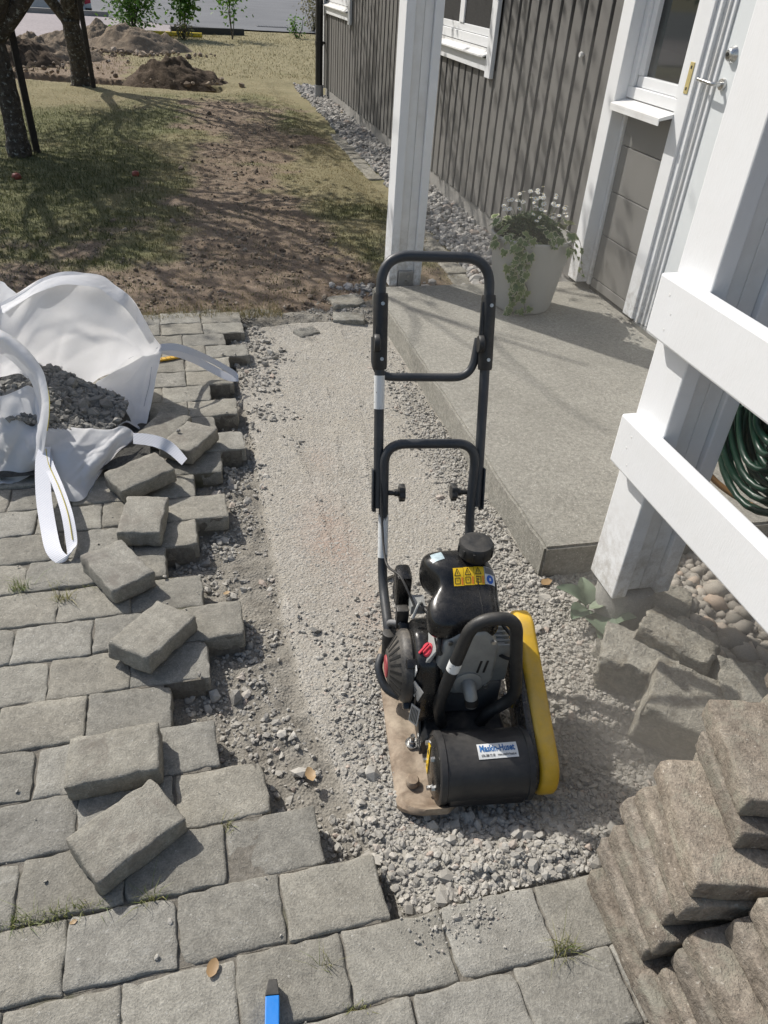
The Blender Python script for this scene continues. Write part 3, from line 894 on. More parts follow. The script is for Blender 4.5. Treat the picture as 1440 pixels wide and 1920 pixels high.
# windows in the boarded wall
for a, b in wins:
    w = hpart('window', wbox(HX - .002, HX + .020, a - .01, b + .01, 1.075, 1.10), WHITE2)
    cs = MB(); cs.bb(HX - .034, HX - .003, a - .105, a, .935, 2.25)
    sub(w, 'casing', cs, WHITE, .004)
    cs = MB(); cs.bb(HX - .034, HX - .003, b, b + .105, .935, 2.25); sub(w, 'casing', cs, WHITE, .004)
    cs = MB(); cs.bb(HX - .030, HX - .003, a + .002, b - .002, 2.18, 2.25); sub(w, 'casing', cs, WHITE, .004)
    ap = MB(); ap.bb(HX - .030, HX - .003, a + .002, b - .002, .970, 1.046); sub(w, 'apron', ap, WHITE, .003)
    sl_ = MB(); sl_.prism([(HX - .062, 1.052), (HX - .062, 1.062), (HX + .030, 1.098), (HX + .030, 1.086)], a + .003, b - .003, 'y'); sub(w, 'sill', sl_, WHITE2)
    fr = MB()
    fr.bb(HX + .004, HX + .055, a + .002, b - .002, 1.105, 1.165); fr.bb(HX + .018, HX + .055, a + .05, b - .05, 1.168, 1.215)
    fr.bb(HX + .004, HX + .055, a + .002, a + .055, 1.166, 2.178); fr.bb(HX + .004, HX + .055, b - .055, b - .002, 1.166, 2.178)
    fr.bb(HX + .016, HX + .053, a + .056, a + .10, 1.216, 2.178); fr.bb(HX + .016, HX + .053, b - .10, b - .056, 1.216, 2.178)
    mid = (a + b) / 2; fr.bb(HX + .010, HX + .054, mid - .05, mid + .05, 1.216, 2.178)
    sub(w, 'frame', fr, WHITE, .003)
    for q0, q1 in ((a + .10, mid - .05), (mid + .05, b - .10)):
        gl = MB(); gl.bb(HX + .040, HX + .046, q0 + .001, q1 - .001, 1.217, 2.177); sub(w, 'pane', gl, GLASS)
# door side: grey panel boards, narrow window, frame and door
PXF = 2.290
zz = [(.100, .150), (.1535, .391), (.3945, .618), (.6215, .8465), (.850, 1.02)]
for z0, z1 in zz:
    hpart('panel_board', wbox(PXF, PXF + .03, 3.409, 3.838, z0, z1), PANEL, .004)
hpart('panel_trim', wbox(PXF - .014, PXF + .028, 3.8395, 3.8665, .105, 1.02), WHITE2, .003)
sw = hpart('side_window', wbox(PXF + .0, PXF + .04, 3.409, 3.866, 1.045, 1.062), WHITE)
s_ = MB(); s_.prism([(PXF - .100, 1.024), (PXF - .100, 1.036), (PXF - .01, 1.060), (PXF + .02, 1.060), (PXF + .02, 1.048)], 3.400, 3.8665, 'y'); s_.bb(PXF - .0995, PXF - .095, 3.4005, 3.866, 1.006, 1.0235)
sub(sw, 'sill', s_, WHITE2)
f_ = MB(); f_.bb(PXF - .02, PXF + .04, 3.409, 3.866, 1.064, 1.115); f_.bb(PXF - .002, PXF + .04, 3.44, 3.82, 1.117, 1.165)
f_.bb(PXF - .02, PXF + .04, 3.826, 3.866, 1.116, 2.2); f_.bb(PXF - .02, PXF + .04, 3.409, 3.44, 1.116, 2.2)
f_.bb(PXF - .004, PXF + .038, 3.78, 3.825, 1.166, 2.2)
sub(sw, 'frame', f_, WHITE, .003)
g_ = MB(); g_.bb(PXF + .02, PXF + .025, 3.441, 3.779, 1.166, 2.2); sub(sw, 'pane', g_, GLASS)
hpart('panel_board', wbox(PXF, PXF + .03, 3.409, 3.866, 2.21, WTOP), PANEL, .004)
DX = 2.312
door = hpart('door', wbox(DX, DX + .045, 2.38, 3.222, .345, 2.16), DOORW, .003)
d_ = MB(); d_.bb(DX - .004, DX + .046, 2.38, 3.222, .105, .341); sub(door, 'kick_plate', d_, DOORW, .003)
for q in ((2.262, 2.318, 3.312, 3.408, WHITE), (2.276, 2.36, 3.278, 3.3115, WHITE), (2.292, 2.36, 3.250, 3.2775, WHITE2), (2.302, 2.36, 3.225, 3.2495, WHITE), (2.262, 2.36, 2.27, 2.378, WHITE)):
    fr = MB(); fr.bb(q[0], q[1], q[2], q[3], .108 if q[0] < 2.27 else .098, 2.22); sub(door, 'frame', fr, q[4], .003)
fr = MB(); fr.bb(2.262, 2.36, 2.27, 3.408, 2.2205, 2.33); sub(door, 'frame', fr, WHITE, .004)
th = MB(); th.bb(2.27, 2.42, 2.30, 3.310, .076, .0975); sub(door, 'threshold', th, STEEL)
fl = MB(); fl.bb(2.30, 2.42, 3.312, 3.86, .076, .0985); hpart('skirting', fl, GREYD)
HYY = 3.175
hd = MB()
hd.lathe([(.022, -.012), (.024, -.006), (.024, 0)], 20, (DX, HYY, 1.205), 'x')
hd.tube([(DX, HYY, 1.205), (DX - .037, HYY, 1.205), (DX - .050, HYY + .007, 1.205), (DX - .054, HYY + .03, 1.206), (DX - .052, HYY + .11, 1.210)], .0085, 12)
sub(door, 'handle', hd, CHROME, 0, 40)
lk = MB(); lk.lathe([(.017, -.026), (.022, -.022), (.029, -.008), (.033, 0)], 24, (DX, HYY - .01, 1.315), 'x')
sub(door, 'lock', lk, CHROME, 0, 40)
lk = MB(); lk.lathe([(.008, -.030), (.008, -.0265)], 16, (DX, HYY - .01, 1.315), 'x'); sub(door, 'keyhole', lk, INK)
st = MB(); st.bb(2.2585, 2.2615, 3.338, 3.370, 1.145, 1.268); sub(door, 'strike_plate', st, BRASS, .002)
for zq in (1.165, 1.248):
    st = MB(); st.bb(2.2575, 2.2584, 3.349, 3.359, zq - .006, zq + .006); sub(door, 'screw', st, INK)
# wall boards further along the porch, seen only through the railing
y = -1.9
while y < 2.2:
    hpart('siding_board', wbox(2.374, 2.394, y, y + bw, .086, WTOP), GREY, .003); y += pitch
# eaves
ro = MB(); ro.prism([(HX - .45, WTOP + .0), (HX - .45, WTOP + .10), (3.4, WTOP + .75), (3.4, WTOP + .65)], 4.0, 12.5, 'y')
hpart('roof', ro, GREYD)
# knob on the wall
kb = MB(); kb.lathe([(.012, -.02), (.016, -.012), (.010, 0)], 14, (HX, 4.335, 1.20), 'x'); hpart('hook', kb, WHITE2, 0, house, 40)

# downpipe at the far corner
dp = tag(empty('downpipe', (2.135, 11.93, -.03)), 'black downpipe on the far corner of the house', 'downpipe')
MB().tube([(0, 0, .13), (0, 0, 2.8)], .052, 18).build('pipe', BLACKSAT, dp, 0, 40)
MB().tube([(0, 0, -.1), (0, 0, .142)], .062, 18).build('sleeve', m_plain('grey_plastic', (.33, .33, .34), .6), dp, 0, 40)
for zq in (.62, 1.25):
    b = MB(); b.tube([(0, 0, zq), (0, 0, zq + .05)], .058, 18); b.box((.06, .05, zq + .025), (.09, .02, .03)); b.build('bracket', BLACKSAT, dp, 0, 40)

# ------------------------------------------------------------------ porch posts and railing
def porch_post(x0, y0, z0, label, shoe):
    p = tag(empty('porch_post', (x0, y0, z0)), label, 'post', 'white porch posts')
    H_ = 3.0 - z0; w, d = .187, .135
    MB().bb(0, .046, 0, d, 0, H_).build('side_board', WHITE, p, .004)
    MB().bb(w - .046, w, 0, d, 0, H_).build('side_board', WHITE, p, .004)
    MB().bb(.0465, .094, .016, d - .016, .012, H_).build('core_board', WHITE2, p, .003)
    MB().bb(.0948, w - .0465, .016, d - .016, .010, H_).build('core_board', WHITE2, p, .003)
    if shoe == 'steel':
        s = MB(); s.bb(.05, w - .05, -.012, .014, -.02, .085); s.bb(.03, w - .03, .0, d, -.035, -.002); s.bb(.07, .117, .05, .085, -.2, -.034); s.build('steel_shoe', m_plain('galvanised', (.42, .42, .41), .5, metal=.6, var=.4), p, .003)
        for q in (.03, .06):
            b = MB(); b.lathe([(.008, -.020), (.008, -.011)], 6, (.08 + q * .4, 0, q), 'y'); b.build('bolt', STEEL, p)
    else:
        s = MB(); s.lathe([(.085, -.30), (.085, -.02), (.078, -.004)], 28, (w * .5, d * .5, 0)); s.build('concrete_plinth', FOUND, p, 0, 40)
    return p
porch_post(1.136, 4.045, .055, 'white boxed porch post at the far corner of the slab', 'steel')
porch_post(1.104, 1.355, .098, 'white boxed porch post carrying the near end of the railing', 'plinth')
porch_post(1.104, -.75, .098, 'white boxed porch post behind the camera', 'plinth')
beam = MB(); beam.bb(1.125, 1.27, -.85, 4.25, 3.0005, 3.18)  # unseen beam added over the posts for support and shade
tag(beam.build('added_beam', WHITE, None, .005), 'unseen white beam added on top of the porch posts for shade', 'beam')
rl = tag(empty('porch_railing', (1.06, 1.485, .0)), 'white painted railing with two broad horizontal boards', 'railing')
for z0, z1 in ((.860, 1.003), (.4965, .638)):
    b = MB(); b.bb(0, .0435, -2.2, 0, z0, z1)
    ro_ = b.build('rail', WHITE, rl, .006)
    for yy in (-.06,):
        for zq in (.032, .072, .108):
            if True:
                nl = MB(); nl.lathe([(.0028, -.0006), (.0036, .001)], 10, (0, yy + random.uniform(-.022, .022), z0 + zq), 'x'); nl.build('nail', WHITE2, ro_)
# ------------------------------------------------------------------ plate compactor
MO = Vector((.56, 1.15, -.055))
mc = tag(empty('plate_compactor', MO, math.radians(-8)), 'black and yellow plate compactor with tall tube handle standing on the gravel', 'compactor')
def mp(mb, name, mat, bevel=0.0, smooth=40, parent=None, segs=2):
    return mb.build(name, mat, parent or mc, bevel, smooth, segs)
# base plate, turned up at the front, with rounded corners
def plate_mesh():
    nu, nv = 37, 25
    vs = []
    def half(y):
        e = .0
        if y < -.235: e = .055 * ((-.235 - y) / .055) ** 2
        if y > .22: e = .05 * ((y - .22) / .05) ** 2
        return .152 - e * .9
    V = []; 
    for lay in (0, 1):
        for i in range(nu):
            y = -.29 + .56 * i / (nu - 1)
            for j in range(nv):
                s = -1 + 2 * j / (nv - 1)
                y = -.29 + .036 * float(sstep(-.45, .0, s)) + (.56 - .036 * float(sstep(-.45, .0, s))) * i / (nu - 1)
                x = -.016 + s * half(y)
                z = .001
                if y < -.21: z += .045 * ((-.21 - y) / .08) ** 2
                if y > .20: z += .05 * ((y - .20) / .07) ** 2
                if lay: 
                    t = .012
                    rim = max(0, (abs(s) - .93) / .07)
                    t += .012 * (1 - rim) + .018 * math.exp(-((y + .2) / .05) ** 2) * (1 if abs(s) < .85 else 0) * 0 
                    # raised rib inside the left edge
                    t += .008 * math.exp(-((abs(x + .016) - .118) / .008) ** 2) * (1 if -.2 < y < .18 else 0)
                    t += .010 * max(0, 1 - abs(abs(x + .016) - .05) / .055) * (1 if y > -.22 else 0)
                    z += t
                V.append((x, y, z))
    F1 = grid_faces(nu, nv); F2 = F1[:, ::-1] + 0
    n = nu * nv
    faces = [tuple(f[::-1]) for f in F1.tolist()] + [tuple(int(q) + n for q in f) for f in F1.tolist()]
    ring = [i * nv for i in range(nu)] + [(nu - 1) * nv + j for j in range(1, nv)] + [i * nv + nv - 1 for i in range(nu - 2, -1, -1)] + [j for j in range(nv - 2, 0, -1)]
    for a, b in zip(ring, ring[1:] + ring[:1]): faces.append((a, b, b + n, a + n))
    mb = MB(); mb.v = [Vector(v) for v in V]; mb.f = [list(f) for f in faces]
    return mb
mp(plate_mesh(), 'base_plate', PLATE)
b = MB(); b.lathe([(.016, .03), (.016, .042), (.013, .046)], 20, (-.126, -.195, 0)); mp(b, 'plate_bolt', PLATE)
b = MB(); b.lathe([(.016, .03), (.016, .042), (.013, .046)], 20, (-.126, .15, 0)); mp(b, 'plate_bolt', PLATE)
# engine bed: folded black sheet console
b = MB(); b.prism([(-.10, .04), (-.10, .085), (-.085, .105), (.105, .105), (.115, .085), (.115, .04)], -.125, .20, 'y'); cons = mp(b, 'console', BLACKSAT, .004)
b = MB(); b.prism([(-.128, .045), (-.128, .06), (-.06, .135), (.02, .150), (.02, .10)], -.102, -.096, 'x'); mp(b, 'console_flange', BLACKSAT, .001)
b = MB(); b.box((-.1035, .0, .085), (.002, .018, .06), (0, 0, 0)); mp(b, 'paint_strip', LABELW)
for q in ((-.112, -.085), (-.112, .10)):
    b = MB(); b.lathe([(.017, .028), (.017, .034), (.010, .034), (.010, .046), (.006, .046), (.006, .062)], 16, (q[0], q[1], 0)); mp(b, 'mount_bolt', STEEL)
for q in ((-.062, -.112, .105), (-.005, -.118, .106), (.05, -.118, .106)):
    b = MB(); b.lathe([(.012, 0), (.012, .003), (.0085, .003), (.0085, .011), (.006, .012)], 12, q); mp(b, 'console_bolt', BLACKSAT)
# exciter drum
DY, DZ, DR = -.205, .102, .083
b = MB(); b.lathe([(.070, -.082), (DR - .004, -.082), (DR, -.079), (DR, -.066), (DR - .003, -.064), (DR - .003, .120), (DR, .122), (DR, .134), (.05, .136)], 48, (0, DY, DZ), 'x'); drum = mp(b, 'exciter_drum', m_plain('dusty_black_drum', (.022, .023, .025), .45, var=.4, scale=14, bump=.15, dust=.24, dustcol=(.24, .215, .185)))
b = MB(); b.lathe([(.0, -.0905), (.060, -.0905), (.066, -.0875), (.072, -.0825)], 40, (0, DY, DZ), 'x'); cap = mp(b, 'drum_end_cover', BLACKPLASTIC, parent=drum)
b = MB(); b.prism([(DY + .016, DZ - .048), (DY + .034, DZ - .045), (DY + .040, DZ + .038), (DY + .022, DZ + .048)], -.0925, -.091, 'x'); mp(b, 'warning_label', LABELY, parent=drum)
b = MB(); b.prism([(DY + .020, DZ - .030), (DY + .029, DZ - .030), (DY + .0245, DZ - .018)], -.0932, -.0928, 'x'); b.prism([(DY + .024, DZ + .014), (DY + .033, DZ + .014), (DY + .0285, DZ + .03)], -.0932, -.0928, 'x'); mp(b, 'warning_symbol', INK, parent=drum)
for a in range(5):
    q = a * 2 * math.pi / 5 + .6
    b = MB(); b.lathe([(.006, -.098), (.0065, -.090)], 6, (0, DY + .055 * math.cos(q), DZ + .055 * math.sin(q)), 'x'); mp(b, 'cover_bolt', STEEL, parent=drum)
# lower skirt joining the drum to the plate
b = MB(); b.prism([(DY - .055, .03), (DY - .079, .062), (DY - .077, .10), (DY + .05, .10), (DY + .07, .028)], -.058, .118, 'x'); mp(b, 'drum_saddle', BLACKSAT, .006)
# hire sticker on the drum, bent round it
def on_drum(u, v, h=.0009):
    """u along the drum, v round it (metres) from the middle of the sticker"""
    a0 = math.radians(112); a = a0 + v / DR * -1.0
    return Vector((u, DY + (DR + h) * math.cos(a), DZ + (DR + h) * math.sin(a)))
SU, SV, SW, SH = .052, .012, .092, .036
tl = math.radians(1.5)
def stick(u, v, h):
    c, s = math.cos(tl), math.sin(tl)
    return on_drum(SU + u * c - v * s, SV + u * s + v * c, h)
def sticker_grid(w, h, lift, mat, name, parent, nu=12, nv=8, cu=0, cv=0):
    V = [stick(cu - w / 2 + w * i / (nu - 1), cv - h / 2 + h * j / (nv - 1), lift) for i in range(nu) for j in range(nv)]
    mb = MB(); mb.v = V; mb.f = grid_faces(nu, nv).tolist()
    return mb.build(name, mat, parent, 0, 60)
stk = sticker_grid(SW, SH, -.0018, LABELW, 'hire_sticker', drum)
def text_mesh(s, size, bold=0.0):
    cu = bpy.data.curves.new('txt', 'FONT'); cu.body = s; cu.size = size; cu.align_x = 'LEFT'; cu.resolution_u = 3; cu.offset = bold
    ob = bpy.data.objects.new('txt', cu)
    COL.objects.link(ob); bpy.context.view_layer.update()
    me = bpy.data.meshes.new_from_object(ob.evaluated_get(bpy.context.evaluated_depsgraph_get()))
    bpy.data.objects.remove(ob)
    return me
def lettering(s, fn, w, h, name, mat, parent, bold=0.0):
    """text stretched to w x h and laid on a surface by fn(u, v)"""
    me = text_mesh(s, 1.0, bold); co = np.array([v.co[:] for v in me.vertices])
    lo, hi = co.min(0), co.max(0)
    for v in me.vertices:
        u = (v.co.x - lo[0]) / (hi[0] - lo[0]); q = (v.co.y - lo[1]) / (hi[1] - lo[1])
        v.co = fn(u * w, q * h)
    return link(name, me, mat, parent)
lettering('Maskin-Huset', lambda u, v: stick(-.041 + u, -.002 + v, -.0011), .081, .0165, 'lettering', INKBLUE, drum, .03)
lettering('076-388 75 58', lambda u, v: stick(-.039 + u, -.0135 + v, -.0011), .031, .0062, 'lettering', INK, drum, .01)
lettering('www.maskin-huset.se', lambda u, v: stick(-.002 + u, -.0128 + v, -.0011), .043, .0062, 'lettering', INK, drum, .01)
# yellow belt guard on the right side
def capsule(p, r0, q, r1, n=14):
    (ay, az), (by_, bz) = p, q
    d = math.atan2(bz - az, by_ - ay); out = []
    for k in range(n + 1):
        a = d + math.pi / 2 + math.pi * k / n; out.append((ay + r0 * math.cos(a), az + r0 * math.sin(a)))
    for k in range(n + 1):
        a = d - math.pi / 2 + math.pi * k / n; out.append((by_ + r1 * math.cos(a), bz + r1 * math.sin(a)))
    return out
b = MB(); b.prism(capsule((-.205, .098), .072, (.075, .235), .062), .150, .196, 'x'); guard = mp(b, 'belt_guard', YELLOW, .012, 40, None, 3)
b = MB(); b.prism(capsule((-.205, .098), .066, (.02, .205), .055), .132, .1495, 'x'); mp(b, 'guard_backing', BLACKPLASTIC, .004)
b = MB(); b.lathe([(.055, .118), (.055, .1315)], 32, (0, -.205, .098), 'x'); mp(b, 'pulley', BLACKSAT)
b = MB(); b.prism([(-.075, .13), (-.035, .125), (-.03, .17), (-.06, .18)], .128, .151, 'x'); mp(b, 'guard_tab', YELLOW, .006)
b = MB(); b.lathe([(.014, .112), (.014, .120), (.009, .120), (.009, .127)], 6, (0, -.055, .150), 'x'); mp(b, 'guard_bolt', STEEL)
for a, z in ((.04, .27), (.0, .245)):
    pass
b = MB(); b.box((.1975, -.02, .20), (.001, .06, .004), (.45, 0, 0)); mp(b, 'scuff_mark', INK)
# engine: crankcase, shroud, head
b = MB(); b.bb(-.085, .10, -.06, .15, .106, .215); mp(b, 'crankcase', m_plain('engine_grey', (.10, .105, .11), .5, metal=.3, var=.4, dust=.4), .015)
def shroud():
    prof = [(-.085, .11), (-.105, .16), (-.10, .24), (-.07, .31), (0.0, .335), (.07, .315), (.10, .26), (.105, .17), (.085, .11)]
    mb = MB(); mb.prism([(y - .0, z) for y, z in prof], -.122, -.055, 'x'); return mb
mp(shroud(), 'engine_shroud', BLACKPLASTIC, .016, 40, None, 3)
b = MB(); b.prism([(-.055, .20), (-.06, .30), (.0, .345), (.12, .35), (.16, .30), (.16, .2)], -.0545, .05, 'x'); mp(b, 'fan_housing', BLACKPLASTIC, .02, 40, None, 3)
# recoil starter: ribbed bowl
b = MB(); b.lathe([(.086, -.1225), (.089, -.126), (.089, -.140), (.084, -.147), (.040, -.176), (.032, -.178), (.0, -.1785)], 44, (0, .0, .222), 'x'); rec = mp(b, 'recoil_starter', m_plain('dusty_starter', (.030, .030, .031), .42, var=.4, dust=.5, bump=.2))
for k in range(22):
    a = 2 * math.pi * k / 22
    c, s = math.cos(a), math.sin(a)
    r0, r1 = .043, .076
    b = MB(); b.add([(-.1752, (r0 * c - .0022 * s), .222 + r0 * s + .0022 * c), (-.1752, r0 * c + .0022 * s, .222 + r0 * s - .0022 * c), (-.1535, r1 * c + .0036 * s, .222 + r1 * s - .0036 * c), (-.1535, r1 * c - .0036 * s, .222 + r1 * s + .0036 * c),
                     (-.150, (r0 * c - .0022 * s), .222 + r0 * s + .0022 * c), (-.150, r0 * c + .0022 * s, .222 + r0 * s - .0022 * c), (-.150, r1 * c + .0036 * s, .222 + r1 * s - .0036 * c), (-.150, r1 * c - .0036 * s, .222 + r1 * s + .0036 * c)],
                    [(0, 1, 2, 3), (4, 7, 6, 5), (0, 4, 5, 1), (1, 5, 6, 2), (2, 6, 7, 3), (3, 7, 4, 0)])
    mp(b, 'vent_slot', INK, parent=rec)
b = MB(); b.lathe([(.028, -.178), (.026, -.181), (.0, -.1815)], 28, (0, .0, .222), 'x'); mp(b, 'badge', m_plain('red_badge', (.42, .05, .06), .5, var=.5), parent=rec)
for k in range(4):
    a = k * math.pi / 2 + .7
    b = MB(); b.box((-.128, .092 * math.cos(a), .222 + .092 * math.sin(a)), (.03, .022, .022), (a, 0, 0)); mp(b, 'starter_lug', BLACKPLASTIC, .004, parent=rec)
b = MB(); b.tube(crom([(-.135, .075, .29), (-.16, .10, .27), (-.155, .125, .235), (-.14, .13, .22)], 6), .007, 10); mp(b, 'starter_grip', m_plain('grey_rubber', (.22, .22, .22), .6))
# red oil and stop switch
b = MB(); b.lathe([(.017, 0), (.017, .012), (.014, .015), (0, .015)], 26, (0, 0, 0), 'x', Matrix.Translation((-.086, -.045, .318)) @ Euler((0, math.radians(35), math.radians(10))).to_matrix().to_4x4() @ Matrix.Scale(-1, 4, (1, 0, 0)))
kn = mp(b, 'stop_switch', RED)
b = MB(); b.box((-.1035, -.048, .331), (.004, .005, .034), (0, math.radians(35), math.radians(10))); mp(b, 'switch_lever', RED)
b = MB(); b.box((-.1225, -.072, .278), (.0015, .014, .052), (.35, 0, 0)); mp(b, 'tag_label', LABELW)
b = MB(); b.box((-.119, -.092, .236), (.0016, .034, .046), (.3, .0, .55)); tg = mp(b, 'number_label', m_plain('label_silver', (.50, .50, .49), .35, metal=.3))
b = MB(); b.box((-.1195, -.104, .165), (.0015, .026, .064), (.05, 0, .75)); tg2 = mp(b, 'data_label', m_plain('label_grey', (.42, .42, .41), .4))
Mt = Matrix.Translation((-.119, -.092, .236)) @ Euler((.3, 0, .55)).to_matrix().to_4x4()
lettering('100', lambda u, v: Mt @ Vector((-.0014, .011 - v, .006 - u)), .024, .012, 'lettering', INK, mc, .02)
for i in range(5):
    Md = Matrix.Translation((-.1195, -.104, .165)) @ Euler((.05, 0, .75)).to_matrix().to_4x4()
    b = MB(); b.box((-.001, .009 - i * .0042, .0), (.0012, .0016, .05), None, Md); mp(b, 'print_line', INK)
# muffler and its guard
b = MB()
prof = [(-.072, .215), (-.080, .29), (-.066, .365), (-.035, .402), (.030, .405), (.066, .352), (.066, .240), (.036, .200), (-.022, .196)]
b.prism(prof, -.076, .0, 'y'); mp(b, 'muffler_guard', ALU, .012, 40, None, 3)
b = MB(); b.prism([(-.104, .235), (-.104, .30), (-.079, .345), (-.075, .34), (-.092, .298), (-.092, .235)], -.070, .0, 'y'); mp(b, 'heat_shield', ALU, .002)
for xx in (.026, .041):
    b = MB(); b.box((xx, -.0766, .292), (.0055, .002, .040), (0, .14, 0)); mp(b, 'guard_slot', INK, .002)
b = MB(); b.lathe([(.034, -.0745), (.034, -.080), (.028, -.082)], 28, (.004, 0, .240), 'y'); mp(b, 'outlet_flange', ALU)
pts = [(.004, -.070, .242), (.005, -.092, .240), (.008, -.108, .226), (.011, -.113, .202)]
b = MB(); b.tube(crom(pts, 4), [.0175 - .0003 * q for q in range(13)], 20, False); tp_ = mp(b, 'tailpipe', ALU); so_ = tp_.modifiers.new('wall', 'SOLIDIFY'); so_.thickness = .002
b = MB(); b.tube([(.0085, -.109, .223), (.0108, -.1125, .206)], .0165, 18); mp(b, 'tailpipe_bore', INK)
for q in ((-.052, .375), (.048, .372), (.05, .225)):
    b = MB(); b.lathe([(.006, -.080), (.006, -.075)], 6, (q[0], 0, q[1]), 'y'); mp(b, 'guard_screw', STEEL)
# front guard hoop
hp = fillet([(-.046, -.088, .106), (-.068, -.105, .195), (-.018, -.105, .470), (.076, -.105, .478), (.118, -.105, .215), (.062, -.095, .150), (.050, -.088, .106)], .058, 9)
b = MB(); b.tube(hp, .0145, 18); mp(b, 'guard_hoop', BLACKMATT)
b = MB(); b.tube([Vector((-.0455, -.105, .3188)), Vector((-.0405, -.105, .3463))], .0152, 18, False); mp(b, 'hoop_tape', TAPE)
# fuel tank: one blow-moulded body
def tank():
    bm = bmesh.new()
    secs = [  # y, half width left, half width right, z low, z high
        (-.072, .050, .042, .385, .415), (-.064, .085, .066, .366, .432), (-.035, .095, .076, .352, .446), (.000, .092, .079, .356, .454), (.018, .070, .079, .372, .461),
        (.034, .058, .078, .385, .477), (.052, .072, .076, .380, .489), (.082, .095, .071, .376, .494), (.115, .094, .062, .382, .488), (.136, .072, .046, .398, .466), (.144, .05, .03, .415, .45)]
    n = 28; rings = []
    for y, a, c, z0, z1 in secs:
        ring = []; zc = (z0 + z1) / 2; hz = (z1 - z0) / 2
        for k in range(n):
            t = 2 * math.pi * k / n
            ct, st = math.cos(t), math.sin(t)
            ex = .55
            x = math.copysign(abs(ct) ** ex, ct); z = math.copysign(abs(st) ** ex, st)
            x = x * (c if x > 0 else a)
            ring.append(bm.verts.new((x - .008, y, zc + z * hz)))
        rings.append(ring)
    for A, B in zip(rings, rings[1:]):
        for k in range(n): bm.faces.new((A[k], A[(k + 1) % n], B[(k + 1) % n], B[k]))
    bm.faces.new(rings[0][::-1]); bm.faces.new(rings[-1])
    bmesh.ops.recalc_face_normals(bm, faces=bm.faces)
    me = bpy.data.meshes.new('fuel_tank'); bm.to_mesh(me); bm.free()
    me.polygons.foreach_set('use_smooth', [True] * len(me.polygons))
    return me
tk = link('fuel_tank', tank(), BLACKPLASTIC, mc)
sd = tk.modifiers.new('sub', 'SUBSURF'); sd.levels = 2; sd.render_levels = 2
from mathutils.bvhtree import BVHTree
bpy.context.view_layer.update()
BV = BVHTree.FromObject(tk, bpy.context.evaluated_depsgraph_get())
def on_tank(x, y, h=.0008):
    hit = BV.ray_cast(Vector((x, y, 1.0)), Vector((0, 0, -1)))
    return (hit[0] + hit[1] * h) if hit[0] is not None else Vector((x, y, .45))
def drape(name, mat, corners, n=7, h=.0008, parent=None):
    """flat print laid on the tank: corners a, b, c, d in x, y"""
    A, B, C_, D = [Vector((p[0], p[1], 0)) for p in corners]; V = []
    for i in range(n):
        for j in range(n):
            u, v = i / (n - 1), j / (n - 1); q = (A * (1 - u) + B * u) * (1 - v) + (D * (1 - u) + C_ * u) * v
            V.append(on_tank(q.x, q.y, h))
    mb = MB(); mb.v = V; mb.f = grid_faces(n, n).tolist()
    return mb.build(name, mat, parent or mc, 0, 80)
b = MB(); b.tube([on_tank(.020, y_, .0004) for y_ in np.linspace(-.068, .030, 14)], .0014, 8); mp(b, 'mould_seam', BLACKPLASTIC)
b = MB(); b.lathe([(.030, .47), (.031, .498), (.040, .500), (.0405, .505), (.0405, .526), (.037, .532), (.02, .534), (0, .534)], 36, (.022, .086, 0)); fc = mp(b, 'fuel_cap', BLACKMATT)
for k in range(10):
    a = 2 * math.pi * k / 10
    b = MB(); b.box((.022 + .0405 * math.cos(a), .086 + .0405 * math.sin(a), .5155), (.004, .006, .020), (0, 0, a)); mp(b, 'cap_ridge', BLACKMATT, .001, parent=fc)
# warning labels on the tank: three yellow fields, then a blue disc field
LX0, LY0, LY1 = -.036, .016, .050
for i in range(4):
    x0, x1 = LX0 + i * .0243, LX0 + i * .0243 + .0235
    def Q(u, v): return (x0 + (x1 - x0) * u, LY0 + (LY1 - LY0) * v + .0035 * i * .33)
    def patch(name, mat, u0, v0, u1, v1, h=.0013, n=4): return drape(name, mat, [Q(u0, v0), Q(u1, v0), Q(u1, v1), Q(u0, v1)], n, h)
    drape('warning_label', LABELY if i < 3 else LABELW, [Q(0, 0), Q(1, 0), Q(1, 1), Q(0, 1)], 8)
    def stroke(p, q, w):
        t_ = []
        P_, Q_ = Vector(Q(*p)), Vector(Q(*q)); d = (Q_ - P_).normalized(); nn = Vector((-d.y, d.x)) * w / 2
        return [P_ - nn, Q_ - nn, Q_ + nn, P_ + nn]
    if i < 3:
        for p, q in (((.12, .55), (.68, .55)), ((.68, .55), (.40, .95)), ((.40, .95), (.12, .55)), ((.40, .62), (.40, .78)), ((.15, .42), (.62, .42)), ((.15, .12), (.62, .12)), ((.15, .42), (.15, .12)), ((.62, .42), (.62, .12)), ((.30, .28), (.46, .28))):
            drape('warning_symbol', INK, stroke(p, q, .0013), 3, .0014)
        patch('warning_stripe', LABELO, .76, .06, .92, .46)
    else:
        patch('grey_field', m_plain('label_dark', (.16, .16, .16), .5), .04, .55, .96, .97)
        V = [on_tank(*Q(.5, .27), .0014)] + [on_tank(Q(.5, .27)[0] + .0078 * math.cos(t), Q(.5, .27)[1] + .0078 * math.sin(t), .0014) for t in np.linspace(0, 2 * math.pi, 25)[:-1]]
        mb = MB(); mb.v = V; mb.f = [(0, 1 + k, 1 + (k + 1) % 24) for k in range(24)]; mb.build('mandatory_disc', LABELB, mc, 0, 80)
        patch('mandatory_symbol', LABELW, .42, .20, .60, .34, .002)
drape('torn_label', m_plain('label_pale_blue', (.50, .62, .66), .4, var=.5, scale=120), [(-.078, .072), (-.050, .078), (-.054, .106), (-.080, .100)], 8)
